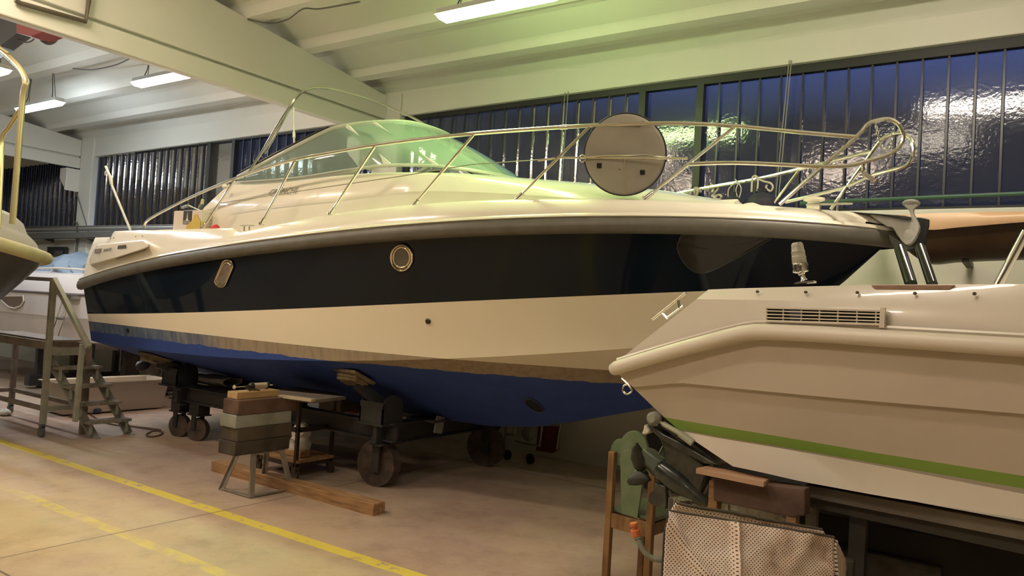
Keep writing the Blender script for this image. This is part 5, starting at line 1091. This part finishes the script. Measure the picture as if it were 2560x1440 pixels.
# boat hook
bh = thing('boat_hook', 'pale boat hook leaning upright from the stern of the big motorboat', 'boat hook', at(326, 574, 4.9))
b = MB(); b.tube([at(326, 576, 4.9), at(279, 462, 4.9)], .014, 8); b.tube([at(279, 462, 4.9), at(275, 440, 4.9)], .019, 8); b.build('pole', mat('hook_pole', (.50, .50, .42), .4), bh)
b = MB(); b.tube(smooth_path([at(275, 440, 4.9), at(268, 425, 4.9), at(264, 416, 4.9)], 3), .014, 8); b.tube(smooth_path([at(270, 428, 4.9), at(264, 430, 4.9), at(264, 438, 4.9)], 3), .012, 8); b.build('hook_head', mat('hook_white', (.58, .58, .5), .4), bh)
# fenders and ropes hung inside the port rail
rope = mat('beige_rope', (.42, .39, .31), .85, bump=.6, bump_scale=60)
navy = mat('navy_vinyl', (.014, .016, .032), .55, bump=.3, bump_scale=20)
def fender(x, y, r, lab, ropepts, white=False):
    t = thing('fender', lab, 'fender', at(x, y+20, 6.35), 'fenders hung on the far side of the bow')
    c_ = at(x, y, 6.35); b = MB(); b.lathe(c_+np.array([0, 0, -.16]), (0, 0, 1), [(0, r*.9), (.08, r), (.14, r*.95), (.18, r*.6), (.20, r*.3), (.23, r*.35)], 24)
    for i, v in enumerate(b.v): a = math.atan2(v.y-c_[1], v.x-c_[0]); k = 1+.06*math.sin(a*7)*max(0, (v.z-c_[2]+.02)/.1); b.v[i] = Vector((c_[0]+(v.x-c_[0])*k, c_[1]+(v.y-c_[1])*k, v.z))
    b.build('fender_hood', navy, t)
    if white: b = MB(); b.lathe(c_+np.array([-.04, -.02, -.26]), (0, 0, 1), [(0, r*1.1), (.16, r*1.1), (.2, r*.8)], 20); b.build('fender_body', gel, t)
    for pts_ in ropepts: b = MB(); b.tube(smooth_path([at(p[0], p[1], 6.33) for p in pts_], 4), .0085 if len(pts_) > 3 else .005, 7); b.build('fender_rope', rope, t)
    return t
fender(1834, 502, .10, 'dark navy fender hung by thin strings, half sunk behind the foredeck', [[(1845, 497), (1840, 475), (1847, 455)], [(1820, 492), (1823, 470), (1845, 453)], [(1847, 497), (1853, 470), (1838, 448)]])
fender(1906, 494, .135, 'navy hooded fender hung by a thick beige rope near the pulpit', [[(1879, 480), (1880, 455), (1882, 443), (1890, 440), (1895, 450), (1893, 478)], [(1888, 442), (1905, 452), (1926, 458), (1932, 468), (1926, 478), (1915, 470), (1918, 462)]], True)
for lab, pts_ in (('short beige rope hitch on the far bow rail, leftmost of the knots', [(1738, 488), (1736, 474), (1741, 470), (1745, 478), (1742, 488), (1747, 472), (1752, 480)]), ('bulky beige rope knot on the far bow rail with a hanging coil', [(1770, 478), (1778, 463), (1786, 468), (1780, 480), (1790, 464), (1796, 470), (1784, 488), (1788, 497), (1798, 500), (1804, 492), (1796, 487), (1786, 496), (1802, 499)])):
    tag(MB().tube(smooth_path([at(p[0], p[1], 6.5-.03*(i % 2)) for i, p in enumerate(pts_)], 5), .011, 7).build('rope_knot', rope), lab, 'rope')

# ================================================================== NEAR BOAT BOW, FAR LEFT
nbm = mat('near_bow_cream', (.30, .29, .24), .7, col2=(.27, .26, .215), noise_scale=3)
yellowish = mat('aged_rubber_rail', (.52, .48, .30), .75, col2=(.44, .40, .25), noise_scale=7, bump=.3)
bluehull = mat('dull_blue_grey_hull', (.045, .05, .062), .3, col2=(.07, .075, .085), noise_scale=2.5)
tipP = dep(121, 628, 5.4); xt3 = tipP[0]; BW = .80; yc3 = tipP[1]+.35
xt3 -= 1.84
nb3 = thing('bow_of_boat', 'blunt grey blue boat bow with a thick yellowish rail, at the far left', 'boat', (xt3-1.5, yc3, 0))
zt3_ = tipP[2]+.11
def plan3(s, r=1., aft=3.2):   # s in [-1,1] : from near aft end round the bow to the far aft end
    pts_ = []
    a = abs(s); sg = -1 if s < 0 else 1
    if a > .55: x = xt3-.95-(a-.55)/.45*(aft-.95); y = BW
    else: th = a/.55*math.pi/2; x = xt3-.95*(1-math.cos(th)); y = BW*math.sin(th)
    return x, y*sg
def loop3(off, z, slope=.0, n_=61): 
    out_ = []
    for s in np.linspace(-1, 1, n_): x, y = plan3(s); k = (xt3-x); out_.append((x-off*(1 if k < .95 else .6)*(1-min(1, k/2.0)*.5), yc3+y*(1-off*.35), z+.10*min(k, .6)-.17*y/BW))
    return out_
b = MB(); b.tube(loop3(0, zt3_, .035), .062, 14); b.build('rub_rail', yellowish, nb3, ang=80)
b = MB(); b.grid([loop3(.02, zt3_-.02, .035), loop3(.13, zt3_-.11, .02), loop3(.36, zt3_-.27, .01), loop3(.75, zt3_-.52, .0), loop3(1.2, zt3_-.78, -.02)]); hb3 = loop3(1.2, zt3_-.78, -.02); b.add(hb3, [tuple(range(len(hb3)))]); b.build('hull', bluehull, nb3, ang=60)
b = MB(); b.grid([loop3(.06, zt3_+.03, .035), loop3(.16, zt3_+.15, .04), loop3(.24, zt3_+.20, .04), loop3(.30, zt3_+.235, .045), loop3(.37, zt3_+.34, .05), loop3(.50, zt3_+.41, .05), loop3(.9, zt3_+.44, .05)]); tp3 = loop3(.9, zt3_+.44, .05); b.add(tp3, [tuple(range(len(tp3)))]); b.build('foredeck', nbm, nb3, ang=50)
al = mat('yellowed_steel_rail', (.62, .57, .33), .3, metal=.7)
b = MB(); Y3 = yc3-.15; b.tube(smooth_path([at(31, 560, Y3), at(48, 350, Y3), at(58, 240, Y3), at(64, 208, Y3), at(58, 185, Y3), at(38, 158, Y3), at(-6, 118, Y3)], 5), .024, 12); b.build('guard_rail', al, nb3)
b = MB(); b.tube(smooth_path([at(50, 275, Y3+.02), at(22, 318, Y3+.02), at(6, 345, Y3+.02), at(3, 420, Y3+.02), at(-4, 570, Y3+.02)], 5), .019, 10); b.build('guard_rail', al, nb3)
b = MB(); b.tube([at(0, 120, Y3-.05), at(22, 134, Y3-.05)], .012, 6); b.build('rail_clip', al, nb3)
sb3 = thing('boat_stand', 'steel stand under the near boat at the far left', 'stand', (xt3-2.2, yc3, 0))
for y in (yc3-.4, yc3+.4): 
    for x in (xt3-2.9, xt3-2.2): b = MB(); b.box((x, y, (zt3_-.80)/2), (.08, .08, zt3_-.80)); b.build('leg', darksteel, sb3, smooth=False)

# ================================================================== WHITE BOAT WITH BLUE TARP, LEFT BACK
Y4 = 5.45; b4 = thing('covered_boat', 'white boat at the back left with a blue grey tarpaulin over its deck', 'boat', (-12.5, 6.4, 0))
whl = mat('white_hull_old', (.66, .61, .60), .3, col2=(.60, .55, .54), noise_scale=1.5, coat=.3)
XT4 = -9.25; YC4 = 6.35
def b4y(x, k=1.): t = min(1, max(0, (x+12.2)/(12.2+XT4))); return YC4-.95*k*(1-t**2.2)
def h4(p, k=1.):
    r = ray(*p); Y = 5.0
    while Y < 7:
        P = EYE+r*(Y/r[1])
        if P[1] >= b4y(P[0], k): return P
        Y += .01
    return P
def rowat(pts_, k, zoff=0.): return np.array([h4(p, k) for p in pts_])
def zfit(pts_, k): P = rowat(pts_, k); c = np.polyfit(P[:, 0], P[:, 2], 1); return lambda x: float(np.polyval(c, x))
zA4 = zfit([(0, 692), (60, 696), (130, 700), (212, 706)], .93); zB4 = zfit([(0, 725), (121, 731), (208, 738)], 1.); zC4 = zfit([(0, 780), (121, 789), (210, 800)], .97)
zD4 = zfit([(0, 845), (120, 852), (215, 850)], .85)
def zK4(x): return float(np.interp(x, [-15, -12, -10.8, -10.1, -9.6, -9.25], [.62, .62, .72, .95, 1.25, zB4(-9.25)]))
b = MB(); xs4 = np.linspace(-15.2, XT4, 50)
for sg in (-1, 1):
    rows = []
    for x in xs4:
        h = YC4-b4y(x); e = min(1, max(0, (XT4-x)/1.2)); zk = zK4(x)
        r_ = [(h*.78, zA4(x)+.12), (h*.88, zA4(x)+.10), (h*.93, zA4(x)), (h, zB4(x)+.02), (h, zB4(x)-.01), (h*.98, max(zk, zC4(x)+.01)), (h*.96, max(zk, zC4(x)-.01)), (h*.86*e, max(zk, zD4(x))), (h*.84*e, max(zk, zD4(x)-.03)), (0, zk)]
        rows.append([(x, YC4+sg*q, z) for q, z in r_])
    b.grid(rows)
b.build('hull', whl, b4, ang=25)
b = MB()
b.tube([(x, b4y(x)-.008, zB4(x)) for x in xs4], .018, 6); b.build('rub_strip', mat('strip_plum', (.12, .10, .11), .4), b4)
b = MB(); b.grid([[(x, YC4+s*(YC4-b4y(x))*.78, zA4(x)+.12+.1*(1-abs(s))) for s in (-1, -.5, 0, .5, 1)] for x in xs4]); b.build('deck', whl, b4)
ww = [(0, 741), (62, 740), (63, 752), (56, 764), (40, 771), (25, 767), (8, 752)]
b = MB(); b.prism([h4(p, 1.)+np.array([0, -.02, 0]) for p in ww], (0, .015, 0)); wn4 = b.build('side_window', mat('brown_blind', (.17, .12, .10), .5), b4, smooth=False)
b = MB(); b.tube([h4(p, 1.)+np.array([0, -.02, 0]) for p in ww], .012, 6, closed=True); b.build('window_trim', gel2, wn4)
b = MB(); b.tube([h4((168, 745), 1.)-np.array([0, .05, 0]), h4((142, 848), .9)-np.array([0, .1, 0])], .012, 6); b.tube([h4((184, 752), 1.)-np.array([0, .05, 0]), h4((158, 852), .9)-np.array([0, .1, 0])], .012, 6); b.box(h4((162, 797), .98)-np.array([0, .06, 0]), (.16, .05, .03)); b.box(h4((184, 742), 1.)-np.array([0, .05, 0]), (.3, .12, .05)); b.build('boarding_ladder', steel, b4)
# its guard rail
yr = lambda p: h4(p, .86)
b = MB(); b.tube(smooth_path([yr(p) for p in [(35, 693), (48, 683), (62, 676), (90, 672), (130, 670), (175, 672), (222, 675)]], 4), .014, 8); b.build('guard_rail', gel2, b4); b = MB(); b.tube([yr((131, 671)), yr((121, 697))], .012, 8); b.build('stanchion', gel2, b4)
# tarpaulin
tarp = mat('blue_grey_tarp', (.17, .215, .27), .6, col2=(.145, .18, .225), noise_scale=2, bump=.9, bump_scale=3.5)
topL = [(30, 690), (60, 668), (90, 655), (115, 645), (150, 641), (180, 634), (200, 628), (212, 634), (226, 641), (250, 646)]
botL = [(35, 694), (75, 695), (110, 697), (140, 698), (165, 698), (185, 698), (200, 699), (212, 700), (226, 701), (250, 702)]
T = [at(p[0], p[1], 6.45) for p in topL]; B4_ = [h4(p, .80)-np.array([0, .02, 0]) for p in botL]; rows = []
T = smooth_path(T, 5); B4_ = smooth_path(B4_, 5)
for j in range(17):
    v = j/16; rows.append([a_*(1-v)+c2_*v+np.array([0, -.12*math.sin(math.pi*v)-.09*abs(math.sin(i*.33+v*4))*math.sin(math.pi*v)-.18*noise.noise(Vector((i*.13+v*2.2, v*1.5, 3)))*math.sin(math.pi*v), .07*math.sin(math.pi*v)+.05*noise.noise(Vector((i*.18-v*3., v, 7)))]) for i, (a_, c2_) in enumerate(zip(T, B4_))])
rows.insert(0, [a_+np.array([0, .75, -.25]) for a_ in T])
o_ = MB().grid(rows).build('tarpaulin', tarp, ang=80, thick=.006); tag(o_, 'blue grey tarpaulin heaped and folded over the white boat at the back left', 'tarpaulin')
# supports under it
tsd = thing('boat_cradle', 'dark timber and steel supports under the white boat at the back left', 'cradle', (-12, 6.3, 0))
for x in (-12.6, -11.1):
    b = MB(); b.box((x, YC4, .13), (.16, 1.5, .16)); b.build('cross_beam', darksteel, tsd, smooth=False)
    b = MB(); b.box((x, YC4, (.21+zK4(x))/2), (.14, .22, zK4(x)-.21)); b.build('keel_block', darkwood, tsd, smooth=False)
    for y in (YC4-.6, YC4+.6): b = MB(); b.box((x, y, .5), (.08, .08, .62)); b.build('post', darksteel, tsd, smooth=False)
    for y in (YC4-.5, YC4+.5): b = MB(); b.box((x, y, .025), (.3, .1, .05)); b.build('foot', darksteel, tsd, smooth=False)

# green dinghy added out of view to give the navy hull a green reflection
gd = thing('green_dinghy', 'bright green dinghy upside down on two stands, added out of view at the left for its reflection', 'dinghy', (-13.2, 1.9, 0))
b = MB(); rows = []
for i in range(21):
    u = i/20; w_ = .62*math.sin(math.pi*min(1, u*.5+.22*(u > 0)+.28))*(1-u**4)+.02; rows.append([(-14.6+2.9*u, 1.9+w_*math.cos(a), .85+.42*math.sin(a)*(1-.3*u**3)) for a in [math.pi*k/12 for k in range(13)]])
b.grid(rows); b.build('hull', mat('dinghy_green', (.07, .38, .06), .35), gd, ang=60, thick=.02)
for x in (-14.1, -12.7): b = MB(); b.box((x, 1.9, .79), (.08, 1.1, .08)); b.build('stand_bar', darksteel, gd, smooth=False)
for x in (-14.1, -12.7):
    for y in (1.45, 2.35): b = MB(); b.box((x, y, .375), (.06, .06, .75)); b.build('stand_leg', darksteel, gd, smooth=False)

o_ = blob(atz(12, 1030, .045), .06, (1.2, 1, .7), 11, .35); tag(o_.build('crumpled_plastic', cloth_white, ang=80), 'small crumpled white plastic on the floor beside the far left caster', 'plastic sheet')
# ================================================================== ALONG THE WALL
pipeg = mat('green_pipe_paint', (.06, .13, .08), .45)
tag(MB().tube([at(2000, 509, 7.38), at(2100, 503, 7.38), at(2560, 484, 7.38), at(3500, 447, 7.38)], .018, 8).build('wall_pipe', pipeg), 'thin green pipe running along the window sill at the right', 'pipe')
ctr = thing('cable_tray', 'grey pipes and tray along the wall below the left windows', 'cable tray', (-12, 7.35, 2.4))
gp_ = mat('wall_grey_metal', (.17, .16, .15), .6)
b = MB(); b.bar(at(60, 593, 7.33), at(300, 585, 7.33), .12, .10); b.build('tray', gp_, ctr, smooth=False)
b = MB(); b.tube([at(60, 568, 7.36), at(500, 562, 7.36)], .014, 8); b.tube([at(60, 578, 7.36), at(500, 570, 7.36)], .018, 8); b.build('pipes', gp_, ctr)
for x in (130, 238): b = MB(); b.prism([at(x-22, 598, 7.36), at(x, 598, 7.36), at(x, 606, 7.36)], (0, .04, 0)); b.build('bracket', mat('bracket_dark', (.05, .05, .05), .6), ctr, smooth=False)
tag(MB().tube(smooth_path([at(190, 632, 7.42), at(193, 585, 7.42), at(193, 560, 7.42), at(188, 555, 7.42), at(184, 560, 7.42)], 4), .018, 8).build('drain_pipe', mat('pipe_olive', (.13, .13, .11), .6)), 'grey vertical pipe with a bent top beside the far left column', 'pipe')
tag(MB().tube([at(190, 478, 7.44), at(224, 588, 7.44)], .010, 6).build('slanted_rod', gp_), 'thin rod leaning on the far left column', 'rod')
wc = thing('wall_cabinet', 'black framed panel on the wall above the blue tarpaulin', 'cabinet', at(140, 630, 7.45))
b = MB(); b.prism([at(118, 617, 7.42), at(162, 617, 7.42), at(162, 637, 7.42), at(118, 637, 7.42)], (0, .06, 0)); b.build('panel', mat('panel_black', (.02, .022, .025), .5), wc, smooth=False)
b = MB(); b.prism([at(136, 627, 7.415), at(156, 626, 7.415), at(156, 637, 7.415), at(136, 637, 7.415)], (0, .004, 0)); b.build('window_pane', mat('panel_grey', (.10, .10, .11), .4), wc, smooth=False)
# window blind cords
for i, (a_, c_) in enumerate((((1412, 245), (1392, 500)), ((1420, 242), (1400, 500)), ((1978, 165), (1945, 500)), ((1972, 165), (1938, 500)))):
    tag(MB().tube([at(a_[0]+.6, a_[1]-14, 7.475), at(c_[0], c_[1]+8, 7.475)], .005, 5).build('window_cord', mat('cord_grey', (.30, .29, .25), .6)), ['thin cord hanging on the window left of the round cover, left of a pair', 'thin cord hanging on the window left of the round cover, right of a pair', 'thin cord hanging on the window above the far fenders, right of a pair', 'thin cord hanging on the window above the far fenders, left of a pair'][i], 'cord')
# slim rowing hull on wall brackets at the right
rb4 = thing('hanging_rowboat', 'tan and dark brown slim hull stored along the wall at the right', 'boat', at(2450, 600, 6.9))
Yr_ = 6.75
tn = mat('tan_varnish', (.56, .36, .22), .4, col2=(.50, .32, .19), noise_scale=2); br = mat('dark_varnish', (.06, .035, .018), .35, col2=(.04, .022, .012), noise_scale=3)
upT = [(2195, 540), (2240, 537), (2300, 534), (2400, 531), (2560, 528), (2760, 524), (3100, 516)]; upB = [(2195, 541), (2240, 558), (2320, 574), (2400, 568), (2560, 555), (2760, 542), (3100, 520)]; lwB = [(2195, 543), (2250, 610), (2312, 651), (2400, 646), (2560, 640), (2760, 634), (3100, 600)]
R1 = smooth_path([at(*p, Yr_+.30*(1 if i == 0 else .1 if i == 1 else 0)) for i, p in enumerate(upT)], 5); R2 = smooth_path([at(*p, Yr_+.30*(1 if i == 0 else .1 if i == 1 else 0)-.02) for i, p in enumerate(upB)], 5); R3 = smooth_path([at(*p, Yr_+.12+.2*(i == 0)) for i, p in enumerate(lwB)], 5)
b = MB(); b.grid([[p+np.array([0, .03, 0]) for p in R1], R1, [(p+q_)/2-np.array([0, .02, 0]) for p, q_ in zip(R1, R2)], R2, [p+np.array([0, .03, 0]) for p in R2]]); b.build('gunwale', tn, rb4, ang=60)
b = MB(); b.grid([[p+np.array([0, .03, 0]) for p in R2], [(p*.45+q_*.55)-np.array([0, .0, 0]) for p, q_ in zip(R2, R3)], R3, [p+np.array([0, .35, 0]) for p in R3]]); b.build('hull', br, rb4, ang=60)
for x in (2420, 2640): p = at(x, 648, 7.2); b = MB(); b.box((p[0], 7.2, p[2]-.03), (.05, .6, .04)); b.build('bracket', darksteel, rb4, smooth=False)
# low things on the floor by the wall, under the bow
tr4 = thing('hand_trolley', 'red backed steel hand trolley leaning on the wall under the keel', 'trolley', (-4.3, 7.2, 0))
b = MB(); b.prism([at(1345, 1066, 7.2), at(1400, 1066, 7.2), at(1393, 1126, 7.2), at(1380, 1133, 7.2), at(1340, 1126, 7.2)], (0, .03, 0)); b.build('red_panel', mat('dark_red_panel', (.13, .02, .015), .6), tr4, smooth=False)
tb4 = mat('trolley_tube', (.35, .34, .28), .4, metal=.5)
b = MB(); b.tube([at(1402, 1060, 7.18), at(1392, 1124, 7.18)], .013, 6); b.tube(smooth_path([at(1356, 1062, 7.15), at(1350, 1108, 7.15), at(1344, 1114, 7.15), at(1295, 1104, 7.15), at(1288, 1095, 7.15), at(1290, 1068, 7.15)], 4), .012, 6); b.tube([at(1265, 1066, 7.15), at(1262, 1102, 7.15)], .012, 6); b.tube([at(1262, 1086, 7.15), at(1290, 1086, 7.15)], .012, 6); b.build('tube_frame', tb4, tr4)
for x, y in ((1325, 1112), (1267, 1118)): c_ = at(x, y, 7.0); b = MB(); b.lathe((c_[0], c_[1], .055), (.3, 1, 0), [(0, .03), (0, .055), (.03, .055), (.03, .03)], 18); b.build('wheel', blackrub, tr4)
o_ = blob(at(1322, 1080, 7.0), .075, (1.0, .8, 1.2), 5, .2); tag(o_.build('grey_bundle', mat('bundle_grey', (.20, .20, .15), .8), ang=80), 'grey cloth bundle hanging on the hand trolley under the keel', 'bundle')
tag(MB().box((-2.2, 7.15, .30), (1.6, .45, .6)).build('wall_chest', mat('chest_dark', (.035, .04, .045), .6, col2=(.05, .05, .05), noise_scale=5), smooth=False, bevel=.01), 'dark chest against the wall behind the wooden chair', 'chest')
